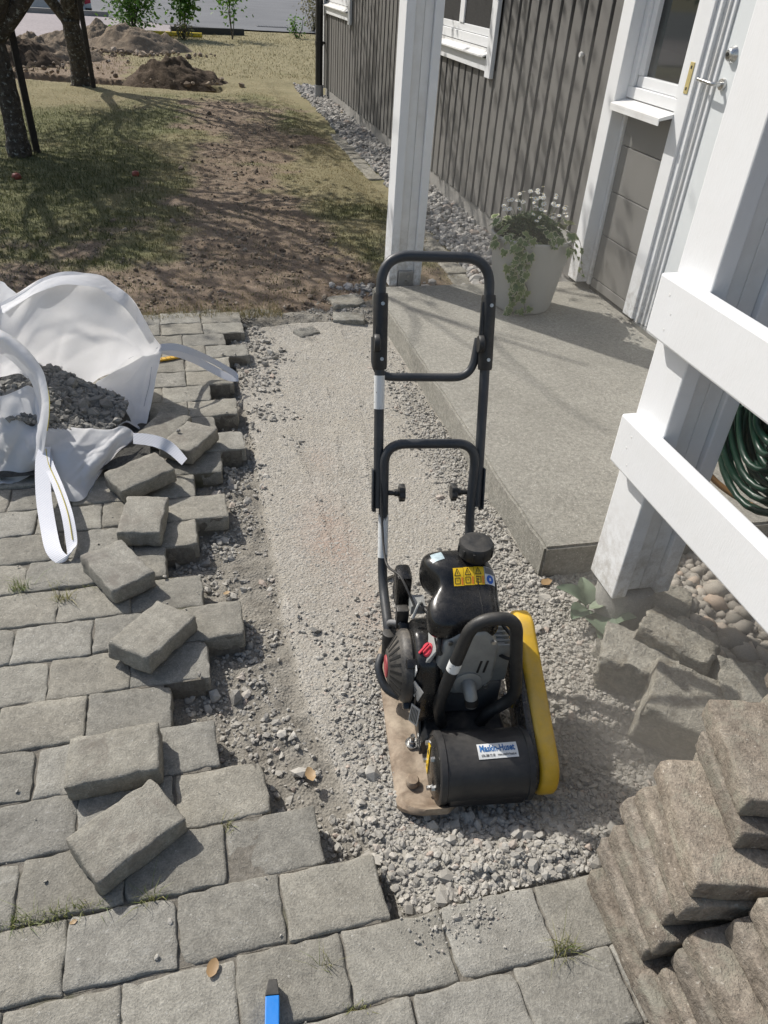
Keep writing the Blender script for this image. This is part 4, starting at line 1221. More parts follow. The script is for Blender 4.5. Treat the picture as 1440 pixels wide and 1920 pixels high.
# cooling fins and head beside the muffler, throttle cable, spark lead
for k in range(6):
    b = MB(); b.bb(.066, .104, -.052 + k * .0145, -.047 + k * .0145, .215, .335); mp(b, 'cooling_fin', ALU, .001)
b = MB(); b.bb(.052, .092, -.05, .03, .20, .33); mp(b, 'cylinder', ALU, .006)
b = MB(); b.tube(crom([(.08, -.05, .30), (.10, -.07, .31), (.11, -.05, .34), (.09, .0, .35)], 5), .0045, 8); mp(b, 'spark_lead', BLACKMATT)
b = MB(); b.tube(crom([(-.11, .05, .36), (-.14, .12, .40), (-.166, .20, .38), (-.170, .30, .44), (-.172, .36, .53)], 7), .0032, 7); mp(b, 'throttle_cable', BLACKMATT)
for k in range(7):
    b = MB(); b.bb(-.1235, -.118, -.055 + k * .017, -.048 + k * .017, .125, .160); mp(b, 'shroud_slot', INK, .001)
# air filter, hoses behind the tank
b = MB(); b.bb(-.150, -.110, .115, .175, .30, .40); mp(b, 'air_filter', BLACKPLASTIC, .012)
b = MB(); b.tube(crom([(-.06, -.06, .33), (-.075, -.075, .345), (-.07, -.05, .37), (-.06, -.01, .365), (-.09, .05, .36)], 6), .006, 10); mp(b, 'fuel_hose', BLACKMATT)
b = MB(); b.tube(crom([(-.12, .03, .35), (-.105, .05, .375), (-.095, .07, .36), (-.10, .10, .35)], 6), .004, 8); b.bb(-.12, -.085, .06, .10, .335, .36); mp(b, 'throttle_linkage', ALU)
b = MB(); b.bb(-.15, -.12, .075, .10, .27, .33); mp(b, 'filter_bracket', BLACKSAT, .003)
# handle: lower frame
LX, RX = -.160, .068
lower = fillet([(LX + .004, .095, .135), (LX, .10, .225), (LX - .004, .255, .27), (LX - .002, .335, .437), (LX - .004, .388, .612), (RX + .006, .388, .612), (RX, .335, .437), (RX + .002, .255, .27), (RX, .12, .235), (RX, .10, .135)], .055, 8)
b = MB(); b.tube(lower, .0125, 16); lowf = mp(b, 'lower_handle_frame', TUBE)
b = MB(); b.tube([(LX + .002, .096, .160), (LX + .001, .10, .235)], .019, 16); b.box((LX + .012, .098, .14), (.012, .05, .07)); mp(b, 'handle_mount', BLACKMATT, .003)
b = MB(); b.tube(crom([(LX - .012, .12, .13), (LX - .022, .09, .115), (LX - .006, .05, .085), (LX + .03, .03, .07)], 5), .011, 12); mp(b, 'mount_stay', TUBE)
b = MB(); b.tube([(LX - .0021, .3326, .432), (LX - .0033, .283, .3285)], .0135, 16, False); mp(b, 'white_tape', TAPE, parent=lowf)
# handle: upper frame with rubber sleeves
UL, UR = LX - .018, RX + .020
def up(t, x=0): return Vector((x, .338 + .202 * t, .437 + .556 * t))
upper = fillet([up(.02, UL + .002), up(.55, UL), up(1.07, UL - .0), up(1.07, UR), up(.55, UR), up(.02, UR - .002)], .07, 10)
b = MB(); b.tube(upper, .0125, 16); upf = mp(b, 'upper_handle_frame', TUBE)
for X_ in (UL, UR):
    b = MB(); b.tube([up(.62, X_), up(.63, X_), up(.91, X_), up(.925, X_)], [.0165, .0182, .0182, .0165], 18); mp(b, 'grip_sleeve', BLACKMATT, parent=upf)
    for t_ in (.665, .885):
        b = MB(); b.lathe([(.0045, -.003), (.0045, 0)], 10, (0, 0, 0), 'y', Matrix.Translation(up(t_, X_) + Vector((.003, -.0175, .006))) @ Euler((-.35, 0, 0)).to_matrix().to_4x4()); mp(b, 'rivet', STEEL, parent=upf)
    s_ = 1 if X_ == UR else -1
    b = MB(); b.tube([up(-.0, X_ + .008 * s_), up(.19, X_ + .008 * s_)], .006, 4); b.box(up(.10, X_ + .013 * s_), (.004, .026, .11), (math.radians(-20), 0, 0)); mp(b, 'clamp_plate', TUBE, .001, parent=upf)
b = MB(); b.tube([up(.455, UL + .0003), up(.595, UL)], .0135, 16, False); mp(b, 'white_tape', TAPE, parent=upf)
# hinged lower bow between the sleeves
for X_, s_ in ((UL - .010, -1), (UR - .018, 1)):
    b = MB(); b.lathe([(.020, -.006), (.022, -.003), (.022, .006), (.018, .009)], 24, up(.735, X_) + Vector((0, -.012, 0)), 'x'); b.tube([up(.74, X_) + Vector((0, -.012, 0)), up(.90, X_ + .004) + Vector((0, -.006, 0))], .006, 8)
    mp(b, 'hinge_disc', BLACKMATT, parent=upf)
bow = fillet([up(.73, UL - .010) + Vector((0, -.004, 0)), up(.60, UL - .012) + Vector((0, .006, 0)), up(.575, UR - .022) + Vector((0, .010, 0)), up(.73, UR - .018) + Vector((0, -.004, 0))], .06, 8)
bow = fillet([up(.74, UL - .010), up(.575, UL - .010), up(.575, UR - .030), up(.74, UR - .016)], .055, 8)
bow = [p + Vector((0, .016, 0)) for p in bow]
b = MB(); b.tube(bow, .0105, 14); mp(b, 'hinged_bow', TUBE)
# star knobs that clamp the two frames
for X_, s_ in ((LX, 1), (RX, -1)):
    kb = MB(); q = up(.085, 0)
    n = 16; prof = []
    kb.lathe([(.007, 0), (.007, .016), (.010, .016), (.010, .030)], 12, (0, 0, 0), 'x', Matrix.Translation((X_ + .010 * s_, q.y, q.z)) @ Matrix.Scale(s_, 4, (1, 0, 0)))
    star = [((.0215 + .0025 * math.cos(6 * 2 * math.pi * k / 36)) * math.cos(2 * math.pi * k / 36), (.0215 + .0025 * math.cos(6 * 2 * math.pi * k / 36)) * math.sin(2 * math.pi * k / 36)) for k in range(36)]
    kb.prism(star, .028, .043, 'x', Matrix.Translation((X_ + .010 * s_, q.y, q.z)) @ Matrix.Scale(s_, 4, (1, 0, 0)))
    mp(kb, 'clamp_knob', BLACKMATT, .002)
# ------------------------------------------------------------------ bulk bag
bag = tag(empty('bulk_bag', (-.42, 2.75, 0)), 'slumped open white woven bulk bag half full of crushed stone', 'bag')
BO = Vector((-.42, 2.75, 0))
def sheet(name, rows, nu=44, nv=26, wr=.008, seed=0, mat=FABRIC, thick=.0022):
    """cloth lofted through rows of points, then wrinkled"""
    R_ = np.array([resample(crom(r, 10), nu) for r in rows])
    out = np.zeros((nv, nu, 3))
    for j in range(nu):
        out[:, j, :] = resample(crom([tuple(p) for p in R_[:, j, :]], 8), nv)
    du = np.gradient(out, axis=1); dv = np.gradient(out, axis=0)
    nrm = np.cross(du, dv); nrm /= (np.linalg.norm(nrm, axis=2, keepdims=True) + 1e-9)
    uu, vv = np.meshgrid(np.linspace(0, 1, nu), np.linspace(0, 1, nv))
    # long soft folds across the cloth plus creases
    w = (fbm(uu * 3.2 + seed, vv * 1.5, 91 + seed, 2) - .5) * 1.9 + (fbm(uu * 2 + vv * 3, vv * 4 - uu * 2, 95 + seed, 2) - .5) * 1.0
    rc = np.random.default_rng(seed * 13 + 4)
    for _ in range(16):          # sharp creases running across the cloth
        cu_, cv_, an, ln = rc.uniform(0, 1), rc.uniform(0, 1), rc.uniform(0, 3.14), rc.uniform(.12, .45)
        al = (uu - cu_) * math.cos(an) + (vv - cv_) * math.sin(an); ac = -(uu - cu_) * math.sin(an) + (vv - cv_) * math.cos(an)
        w = w + rc.choice((-1, 1)) * rc.uniform(.35, .9) * np.exp(-(al / ln) ** 4) * np.exp(-np.abs(ac) / .035)
    out = out + nrm * (w * wr * 1.35)[..., None]
    out[..., 2] = np.maximum(out[..., 2], .004)
    me = np_mesh(name, out.reshape(-1, 3) - np.array(BO), grid_faces(nv, nu), True)
    o = link(name, me, mat, bag)
    s2 = o.modifiers.new('sub', 'SUBSURF'); s2.levels = 1; s2.render_levels = 1
    return o
def R(*pts): return [W(*p) for p in pts]
# back panel standing up, its rim leaning away
sheet('back_panel', [
    R((-60, 600, .40), (0, 570, .45), (37, 547, .48), (72, 526, .50), (115, 511, .51), (153, 512, .50), (192, 518, .48), (216, 536, .45), (240, 554, .42), (259, 579, .36), (285, 629, .25), (302, 650, .20)),
    R((-60, 650, .33), (0, 615, .38), (45, 592, .40), (80, 578, .42), (118, 570, .42), (153, 574, .40), (186, 586, .37), (206, 600, .34), (226, 613, .31), (245, 630, .27), (270, 650, .22), (290, 662, .18)),
    R((-60, 720, .22), (0, 690, .26), (50, 668, .27), (84, 660, .27), (118, 656, .26), (146, 656, .25), (172, 660, .23), (190, 665, .21), (207, 668, .19), (226, 672, .17), (250, 672, .15), (272, 672, .14)),
    R((-60, 780, .10), (0, 750, .12), (45, 730, .12), (80, 722, .12), (112, 722, .11), (140, 724, .105), (160, 724, .10), (176, 718, .10), (190, 708, .10), (210, 700, .10), (236, 692, .10), (258, 684, .09)),
], 60, 34, .010, 1)
sheet('hem', [
    R((0, 568, .451), (37, 545, .481), (72, 524, .501), (115, 509.5, .511), (153, 510.5, .501), (192, 516.5, .481), (216, 534.5, .451), (240, 552.5, .421), (260, 578, .361), (286, 628, .251)),
    R((2, 577, .444), (38, 555, .473), (73, 535, .492), (115, 521, .501), (152, 522, .491), (189, 528, .470), (211, 545, .441), (234, 562, .411), (254, 586, .353), (280, 632, .247)),
    R((5, 588, .436), (40, 566, .464), (74, 547, .482), (115, 534, .490), (151, 535, .480), (185, 541, .458), (206, 556, .430), (228, 572, .400), (248, 594, .344), (275, 636, .242)),
], 60, 8, .002, 11)
sheet('left_panel', [
    R((-120, 560, .40), (-60, 540, .42), (0, 528, .44), (18, 540, .43), (34, 552, .42)),
    R((-120, 640, .30), (-60, 620, .30), (0, 600, .33), (16, 598, .34), (30, 592, .35)),
    R((-120, 740, .12), (-60, 720, .12), (0, 700, .14), (14, 690, .14), (26, 680, .15)),
], 24, 20, .008, 2)
# right side, turned outwards and lying open
sheet('side_panel', [
    R((303, 650, .205), (299, 682, .155), (294, 716, .11), (287, 745, .075), (279, 786, .035), (267, 808, .015), (250, 800, .05), (236, 792, .075), (222, 800, .085)),
    R((268, 668, .165), (262, 694, .12), (258, 722, .085), (256, 748, .06), (252, 774, .04), (246, 788, .045), (238, 784, .06), (226, 782, .075), (214, 792, .09)),
    R((230, 688, .125), (218, 705, .10), (214, 728, .075), (218, 750, .06), (224, 764, .055), (228, 772, .06), (222, 774, .075), (214, 778, .085), (206, 790, .095)),
    R((182, 712, .105), (176, 724, .10), (172, 742, .09), (176, 758, .085), (188, 772, .08), (200, 780, .08), (206, 782, .085), (202, 784, .09), (196, 792, .095)),
], 44, 30, .009, 3)
# front flap hanging to the paving
sheet('front_panel', [
    R((84, 796, .16), (92, 800, .155), (120, 800, .14), (160, 806, .12), (205, 806, .11), (230, 800, .10), (254, 816, .065)),
    R((84, 815, .15), (94, 815, .15), (124, 816, .135), (164, 822, .115), (205, 826, .10), (224, 822, .09), (240, 832, .06)),
    R((82, 850, .10), (98, 858, .10), (124, 862, .095), (160, 862, .085), (190, 860, .07), (206, 852, .055), (218, 850, .04)),
    R((82, 880, .05), (98, 898, .05), (122, 908, .05), (150, 905, .045), (174, 888, .04), (190, 874, .035), (204, 862, .03)),
    R((84, 898, .010), (105, 924, .010), (128, 939, .008), (156, 937, .008), (176, 906, .012), (192, 884, .015), (210, 852, .02)),
], 46, 30, .007, 4)
# left front: cloth gathered up into a stiff rolled edge, and the flap below it
sheet('rolled_edge', [
    R((-40, 600, .46), (0, 620, .45), (24, 634, .43), (55, 662, .39), (79, 698, .34), (91, 740, .29), (92, 775, .25), (88, 808, .20), (82, 846, .13), (72, 864, .09)),
    R((-44, 612, .45), (-4, 632, .44), (18, 646, .42), (47, 674, .38), (70, 708, .33), (81, 746, .28), (81, 778, .24), (77, 810, .19), (73, 846, .12), (66, 864, .085)),
    R((-46, 640, .40), (-8, 660, .38), (10, 668, .36), (36, 690, .33), (58, 716, .29), (70, 750, .24), (70, 780, .20), (67, 812, .16), (66, 846, .105), (62, 864, .08)),
], 60, 12, .004, 5)
sheet('left_flap', [
    R((-70, 764, .24), (-20, 750, .25), (10, 742, .26), (32, 732, .27), (52, 722, .28), (66, 730, .26), (76, 760, .23)),
    R((-70, 800, .20), (-20, 790, .20), (10, 782, .20), (34, 775, .21), (54, 770, .21), (68, 780, .19), (78, 800, .18)),
    R((-70, 850, .10), (-20, 842, .10), (12, 838, .11), (36, 832, .12), (56, 832, .13), (70, 836, .12), (80, 842, .12)),
    R((-70, 890, .03), (-20, 886, .03), (12, 880, .035), (36, 874, .05), (54, 870, .06), (66, 866, .07), (76, 862, .08)),
    R((-70, 912, .006), (-20, 910, .006), (12, 908, .006), (36, 902, .008), (54, 892, .012), (64, 880, .03), (74, 868, .06)),
], 40, 30, .012, 6)
sheet('back_lining', [
    R((-50, 615, .43), (-2, 636, .41), (22, 650, .39), (48, 676, .35), (66, 704, .30)),
    R((-50, 670, .34), (-2, 676, .33), (20, 680, .32), (42, 690, .30), (58, 706, .28)),
    R((-50, 712, .26), (-2, 708, .26), (20, 702, .26), (38, 700, .26), (52, 710, .26)),
], 24, 16, .004, 8)
b = MB()
V = []; n = 40
for i, (rr_, z) in enumerate([(1.0, .004), (1.04, .03), (1.0, .06), (.9, .07), (.0, .07)]):
    for k in range(n):
        a = 2 * math.pi * k / n; V.append(Vector((rr_ * .27 * math.cos(a) - .09, rr_ * .20 * math.sin(a) + .02, z)))
b.v = V; b.f = [[i * n + k, i * n + (k + 1) % n, (i + 1) * n + (k + 1) % n, (i + 1) * n + k] for i in range(4) for k in range(n)]
b.build('base', FABRIC, bag, 0, 60)
def ribbon(name, pts, wid, wdir, mat=WEB, parent=bag, thick=.003, n=10):
    P = crom(pts, n); m_ = len(P); V = []
    wd_ = crom([Vector(q).normalized() * w_ for q, w_ in zip(wdir, wid)], n)
    for p, d in zip(P, wd_):
        V += [p - d / 2 - BO, p - BO, p + d / 2 - BO]
    me = np_mesh(name, [tuple(v) for v in V], grid_faces(m_, 3), False)
    o = link(name, me, mat, parent)
    s = o.modifiers.new('thick', 'SOLIDIFY'); s.thickness = .0018; s.offset = 0
    return o
# lifting loops
cx, cy = Vector(CR), Vector(CU)
ribbon('lifting_loop', [W(84, 838, .13), W(80, 868, .105), W(82, 930, .06), W(90, 985, .03), W(100, 1030, .016), W(115, 1049, .010)], [.04, .05, .052, .052, .05, .045], [cx, cx, cx, cx, cx + cy * .2, cx * .9 + cy * .6])
ribbon('lifting_loop', [W(115, 1049, .010), W(131, 1040, .022), W(134, 1015, .035), W(126, 965, .065), W(110, 915, .085), W(92, 872, .10), W(84, 842, .125)], [.045, .035, .036, .038, .036, .036, .036], [cx * .9 + cy * .6, cx * .6 + cy, cx * .8, cx, cx, cx, cx])
ribbon('lifting_loop', [W(298, 652, .20), W(330, 651, .19), W(366, 662, .15), W(405, 680, .085), W(438, 700, .03), W(447, 709, .012)], [.03, .03, .028, .026, .03, .03], [cy, cy, cy * .8 + cx * .2, cy * .8, cy, cy])
ribbon('lifting_loop', [W(447, 709, .012), W(430, 708, .010), W(400, 693, .035), W(370, 677, .075), W(335, 664, .13), W(300, 656, .19)], [.03, .032, .034, .032, .03, .03], [cy, cy * .7 + cx * .5, cy * .6 + cx * .6, cy * .7 + cx * .4, cy, cy])
ribbon('lifting_loop', [W(250, 822, .075), W(275, 824, .095), W(300, 830, .10), W(322, 842, .085), W(346, 866, .065)], [.04, .042, .042, .04, .03], [cy, cy, cy * .9 + cx * .3, cy * .8 + cx * .5, cy * .7 + cx * .6])
YTH = m_plain('yellow_thread', (.55, .46, .10), .7)
def piping(pts, r=.0016):
    b = MB(); b.tube([p - BO for p in crom(pts, 8)], r, 6); b.build('edge_thread', YTH, bag, 0, 60)
piping([W(0, 619, .452), W(24, 633, .433), W(55, 661, .393), W(79, 697, .343), W(91.5, 740, .292), W(92.5, 775, .252), W(88.5, 808, .203)])
piping([W(86, 842, .128), W(92, 872, .104), W(111, 915, .089), W(127, 962, .07), W(136, 1012, .040)])
SEAM = m_plain('grey_thread', (.33, .34, .40), .8)
def seam(pts, r=.0009):
    b = MB(); b.tube([p - BO for p in crom(pts, 8)], r, 5); b.build('seam', SEAM, bag, 0, 60)
seam([W(296, 652, .205), W(250, 668, .165), W(215, 688, .125), W(192, 700, .108)])
seam([W(252, 822, .068), W(236, 836, .062), W(212, 852, .046), W(190, 880, .036), W(168, 925, .014)])
seam([W(284, 688, .150), W(280, 720, .105), W(273, 748, .070), W(266, 782, .036)])
seam([W(84, 830, .14), W(84, 790, .19), W(83, 760, .245), W(80, 735, .285)])
# crushed stone inside
r = np.random.default_rng(31)
N = 6500
a = r.uniform(0, 6.283, N); q = np.sqrt(r.uniform(0, 1, N))
x = -.53 + .27 * q * np.cos(a); y = 2.68 + .20 * q * np.sin(a)
def bag_h(x, y): return .085 + .11 * sstep(-.32, -.62, x) + .03 * sstep(2.5, 2.75, y) + .03 * (fbm(x * 9, y * 9, 33) - .5)
s = np.exp(r.normal(-5.15, .50, N))
z = bag_h(x, y) + s * r.uniform(-.2, .5, N)
tag(link('bag_stones', stones_mesh('bag_stones', np.stack([x, y, z], 1), s, 32, .75, 1.3), STONE_BAG), 'dark grey crushed stone heaped inside the white bag', None, None, 'stuff')
gx_, gy_ = np.meshgrid(np.linspace(-.83, -.18, 50), np.linspace(2.38, 2.88, 40), indexing='ij')
keep = ((gx_ + .53) / .27) ** 2 + ((gy_ - 2.68) / .20) ** 2
zz_ = bag_h(gx_, gy_) - .004 - .2 * sstep(.9, 1.3, keep)
tag(link('bag_fines', np_mesh('bag_fines', np.stack([gx_.ravel(), gy_.ravel(), np.maximum(zz_, .03).ravel()], 1), grid_faces(50, 40), True), m_soil('stone_dust', (.10, .097, .09), (.19, .185, .17), 40)), 'grey stone dust between the stones in the bag', None, None, 'stuff')

# folding rule lying under the bag
fr_ = tag(empty('measuring_rule', W(326, 671, .004)), 'yellow measuring rule poking out from under the bag', 'ruler')
a, b_ = W(282, 679, .004), W(356, 667, .004); d = b_ - a; L_ = d.length; ang = math.atan2(d.y, d.x); mid = (a + b_) / 2
fr_.location = mid; fr_.rotation_euler = (0, 0, ang)
MB().bb(-L_ / 2, L_ / 2, -.012, .012, 0, .009).build('blade', m_plain('ochre_paint', (.62, .36, .03), .5), fr_, .002)
for k in range(9):
    xx = -L_ / 2 + L_ * (k + .5) / 9
    MB().bb(xx - .0012, xx + .0012, -.0115, .004, .0092, .0098).build('tick_mark', INK, fr_)

# ------------------------------------------------------------------ blue spirit level at the lower edge
p0 = W(511, 1832, .035); p1 = W(510, 1920, .035)
lv_ = tag(empty('spirit_level', (p0.x, p0.y, .0)), 'bright blue spirit level with a black end cap at the lower edge', 'level')
d = (p1 - p0); ang = math.atan2(d.y, d.x); lv_.rotation_euler = (0, 0, ang)
MB().prism([(-.0125, .001), (.0125, .001), (.0125, .036), (-.0125, .036)], .03, .62, 'x').build('body', BLUE, lv_, .002)
c_ = MB(); c_.add([(.0295, -.0128, .001), (.0295, .0128, .001), (.0295, .0128, .0365), (.0295, -.0128, .0365), (.0, -.008, .004), (.0, .008, .004), (.0, .008, .028), (.0, -.008, .028)], [(0, 1, 2, 3), (4, 7, 6, 5), (0, 4, 5, 1), (1, 5, 6, 2), (2, 6, 7, 3), (3, 7, 4, 0)])
c_.build('end_cap', BLACKMATT, lv_, .0015)

# ------------------------------------------------------------------ rough blocks by the railing
def rough(name, L, Wd, T, seed):
    me = worn_block(name, L, Wd, T, .008, .0065, seed, 12, 10, 8, 6); me.materials.append(ROUGHBLOCK); return me
for i, (p, L, Wd, T, yaw, tx, ty, z, lb) in enumerate([
    ((1205, 1228), .20, .15, .13, -38, .05, -.06, -.05, 'rough broken block beside the weed at the foot of the railing post'),
    ((1272, 1192), .20, .115, .072, -52, .03, .05, .055, 'smooth grey paving block resting on the rough ones under the railing'),
    ((1300, 1322), .25, .19, .14, -40, .04, .10, -.045, 'largest rough block lying in front of the stone heap'),
    ((1398, 1290), .16, .14, .15, -25, .0, .06, -.045, 'rough block at the right frame edge under the railing'),
    ((1240, 1118), .17, .12, .055, -35, .02, .0, -.03, 'flat grey block lying behind the near railing post'),
    ((1150, 1210), .10, .08, .07, 20, .1, .1, -.06, 'small block half buried under the leaves of the weed'),
]):
    o = link('concrete_block', rough('concrete_block', L, Wd, T, 300 + i))
    q = W(p[0], p[1], z + T * .8); o.location = (q.x, q.y, z); o.rotation_euler = (tx, ty, math.radians(yaw))
    tag(o, lb, 'block', 'blocks under the railing')
# flat broken stones at the far end of the strip, edging stones along the pebbles
for i, (p, L, Wd, yaw, z, lb) in enumerate([((650, 556), .19, .14, 8, -.052, 'flat paving stone bedded in soil at the far end of the gravel'), ((655, 585), .17, .11, -12, -.060, 'broken flat stone half covered with dust near the slab corner'), ((575, 607), .12, .09, 30, -.075, 'buried stone fragment at the far rim of the gravel')]):
    me = worn_block('flat_stone', L, Wd, .05, .008, .004, 330 + i, 6, 5, 2, 4); me.materials.append(ROUGHBLOCK)
    o = link('flat_stone', me); q = W(p[0], p[1], 0); o.location = (q.x, q.y, z - .012); o.rotation_euler = (.03, -.03, math.radians(yaw)); tag(o, lb, 'stone', 'flat stones around the gravel')
ev = [worn_block('edging_stone', .21, .14, .06, .008, .003, 340 + s_, 5, 4, 2, 3) for s_ in range(3)]
for e in ev: e.materials.append(ROUGHBLOCK)
ordn = ['nearest the porch'] + [w_ + ' from the porch' for w_ in 'second third fourth fifth sixth seventh eighth ninth tenth eleventh twelfth thirteenth fourteenth fifteenth sixteenth seventeenth eighteenth'.split()]
for i in range(18):
    yy = 4.16 + .216 * i if i < 8 else 7.1 + .216 * (i - 8)
    o = link('edging_stone', ev[i % 3]); xx = 1.70 + .026 * (yy - 4.1) + random.uniform(-.012, .012)
    o.location = (xx, yy, float(ground_h(np.array(xx), np.array(yy))) - .052 + random.uniform(-.006, .004)); o.rotation_euler = (random.uniform(-.04, .04), random.uniform(-.04, .04), math.pi / 2 + random.uniform(-.06, .06))
    tag(o, 'flat edging stone between lawn and pebbles, ' + ordn[i], 'edging stone', 'edging stones along the pebbles')
# ------------------------------------------------------------------ plants
def leaf_quads(name, C, size, seed, mat, parent=None, tone=None, up=0.3):
    """many small folded leaves in one mesh"""
    r = np.random.default_rng(seed); N = len(C)
    d = r.normal(0, 1, (N, 3)); d[:, 2] = d[:, 2] * .5 - .2; d /= np.linalg.norm(d, axis=1, keepdims=True)
    nn = r.normal(0, 1, (N, 3)); nn[:, 2] = np.abs(nn[:, 2]) + up
    w = np.cross(nn, d); w /= np.linalg.norm(w, axis=1, keepdims=True) + 1e-9
    n2 = np.cross(d, w)
    s = np.asarray(size) * r.uniform(.7, 1.3, N)
    s = s[:, None]
    V = np.stack([C, C + d * s * .45 + w * s * .28 + n2 * s * .06, C + d * s, C + d * s * .45 - w * s * .28 + n2 * s * .06], 1)
    Fc = np.arange(N * 4).reshape(N, 4)
    me = np_mesh(name, V.reshape(-1, 3), Fc, False)
    t = r.uniform(0, 1, N) if tone is None else tone
    attr(me, 'tone', np.repeat(t, 4))
    return link(name, me, mat, parent)

def tree(name, base, fork, trunk_r, limbs, label, seed, nleaf, spread=.55, lsize=.055):
    rt = random.Random(seed)
    root = tag(empty(name, base), label, 'tree', 'fruit trees on the lawn')
    B = Vector(base)
    mb = MB()
    tp = crom([Vector((0, 0, -.1)), Vector((.01, 0, .1)), Vector((fork[0] * .5 + .02, fork[1] * .5, fork[2] * .5)), Vector(fork)], 6)
    rs = [trunk_r * (1.32 if i < 4 else 1.15 if i < 7 else 1.0) * (1 + .06 * rt.uniform(-1, 1)) for i in range(len(tp))]
    mb.tube(tp, rs, 18)
    ends = []
    def branch(p, d, L, r0, depth):
        pts = [p]; q = Vector(p); dd = Vector(d).normalized()
        for i in range(4):
            dd = (dd + Vector((rt.gauss(0, .16), rt.gauss(0, .16), rt.gauss(.06, .10)))).normalized()
            q = q + dd * L / 4; pts.append(q.copy())
        cur = crom(pts, 3); n = len(cur)
        mb.tube(cur, [r0 * (1 - .62 * i / (n - 1)) for i in range(n)], 10 if depth == 0 else 6)
        if depth < 2:
            for k in range(4 if depth == 0 else 4):
                t = pts[rt.choice((2, 3, 4))]
                nd = (dd + Vector((rt.gauss(0, .7), rt.gauss(0, .7), rt.gauss(.1, .4)))).normalized()
                branch(t, nd, L * rt.uniform(.45, .7), r0 * .42, depth + 1)
        else:
            for t in pts[1:]: ends.append(t)
        if depth == 1: ends.append(pts[-1])
    for d, L, r0 in limbs:
        branch(Vector(fork) - Vector((0, 0, .04)), d, L, r0, 0)
    mb.build('trunk', BARK, root, 0, 70)
    r = np.random.default_rng(seed)
    E_ = np.array([tuple(e) for e in ends])
    E_ = E_[E_[:, 2] > 1.45]
    C = E_[r.integers(0, len(E_), nleaf)] + r.normal(0, spread * .35, (nleaf, 3))
    Bn = np.array(base); gy_s = C[:, 1] + Bn[1] - .83 * C[:, 2]; gx_s = C[:, 0] + Bn[0] + .62 * C[:, 2]
    t_ = (2.28 - C[:, 0] - Bn[0]) / .6; yw = C[:, 1] + Bn[1] - .8 * t_; zw = C[:, 2] + Bn[2] - .966 * t_
    on_wall = zw > 0
    C = C[(C[:, 2] > 1.5) & np.where(on_wall, (yw > 4.1) | (r.uniform(0, 1, len(C)) < .2), gy_s > 4.05 - .5 * (r.uniform(0, 1, len(C)) < .12))]  # crown shaped for its shadow
    leaf_quads('crown', C, np.full(len(C), lsize), seed, LEAF, root)
    return root
t1 = W(38, 298, -.02); t2 = W(153, 162, -.02)
tree('fruit_tree', (t1.x - .02, t1.y + .1, -.03), (-.02, .05, .92), .088, [((.80, .05, .72), 2.0, .078), ((-.7, .3, .9), 2.2, .075), ((.35, -.5, 1.1), 2.3, .06), ((.1, .6, 1.2), 2.3, .06), ((.5, .1, 1.5), 2.4, .06), ((-.2, -.6, 1.0), 2.0, .05)], 'lichen covered fruit tree at the left frame edge beside the leaning dark stake', 21, 7600, .5, .075)
tree('fruit_tree', (t2.x - .02, t2.y + .1, -.03), (.0, .0, .74), .112, [((-.55, .1, .75), 2.2, .075), ((.34, .0, .95), 2.4, .085), ((-.12, .5, 1.0), 2.2, .07), ((.6, -.5, 1.0), 2.0, .06), ((.0, -.4, 1.4), 2.2, .06)], 'fruit tree with forked trunk standing by the dug trench', 22, 7200, .5, .075)
tree('fruit_tree', (-3.6, 9.6, -.03), (.0, .0, 1.1), .11, [((.7, -.3, .9), 2.1, .08), ((-.6, .3, 1.0), 2.2, .08), ((.1, .6, 1.1), 2.0, .07), ((.3, -.6, 1.2), 2.2, .07)], 'unseen third fruit tree added further left to shade the lawn', 23, 7000, .5, .075)  # tree added out of view for the shade it casts on the lawn
def far_tree(name, base, label, seed, n, h, rad):
    root = tag(empty(name, base), label, 'tree')
    r = np.random.default_rng(seed); mb = MB(); mb.tube([(0, 0, -.1), (.05, 0, h * .5), (0, .05, h * .85)], [.14, .1, .04], 10)
    for k in range(6):
        a = k * 1.05; mb.tube([(0.02, 0, h * .4), (rad * .4 * math.cos(a), rad * .4 * math.sin(a), h * .65), (rad * .8 * math.cos(a), rad * .8 * math.sin(a), h * .85)], [.06, .04, .015], 6)
    mb.build('trunk', BARK, root, 0, 70)
    q = r.normal(0, 1, (n, 3)); q /= np.linalg.norm(q, axis=1, keepdims=True); q *= (r.uniform(0, 1, n) ** .4)[:, None]
    cl = q[r.integers(0, 40, n)] * .8 + q * .35
    C = cl * np.array([rad, rad, h * .32]) + np.array([0, 0, h * .68])
    leaf_quads('crown', C, np.full(n, .07), seed, LEAF, root)
# stakes beside the trees
for (a, b, z1, lb) in [((70, 288), (32, 60), 1.36, 'dark square stake leaning beside the lichen covered tree'), ((176, 166), (168, 40), 1.20, 'dark stake close to the forked tree trunk')]:
    p = W(a[0], a[1], -.03)
    s = MB(); s.box((0, 0, z1 / 2 - .1), (.055, .055, z1)); o = s.build('tree_stake', STAKE, None, .004)
    o.location = p; o.rotation_euler = (0, math.radians(-1.0), .3); tag(o, lb, 'stake', 'stakes beside the trees')
oc = MB(); oc.box((0, 0, 0), (.07, .02, .05)); oc.box((.02, 0, -.04), (.02, .02, .05)); o = oc.build('orange_tag', m_plain('orange_plastic', (.80, .33, .02), .5), None, .006)
p = W(38, 42, 1.22); o.location = (-1.17, 7.80, 1.205); tag(o, 'small orange yellow tag at the top of the leaning stake', 'tag')

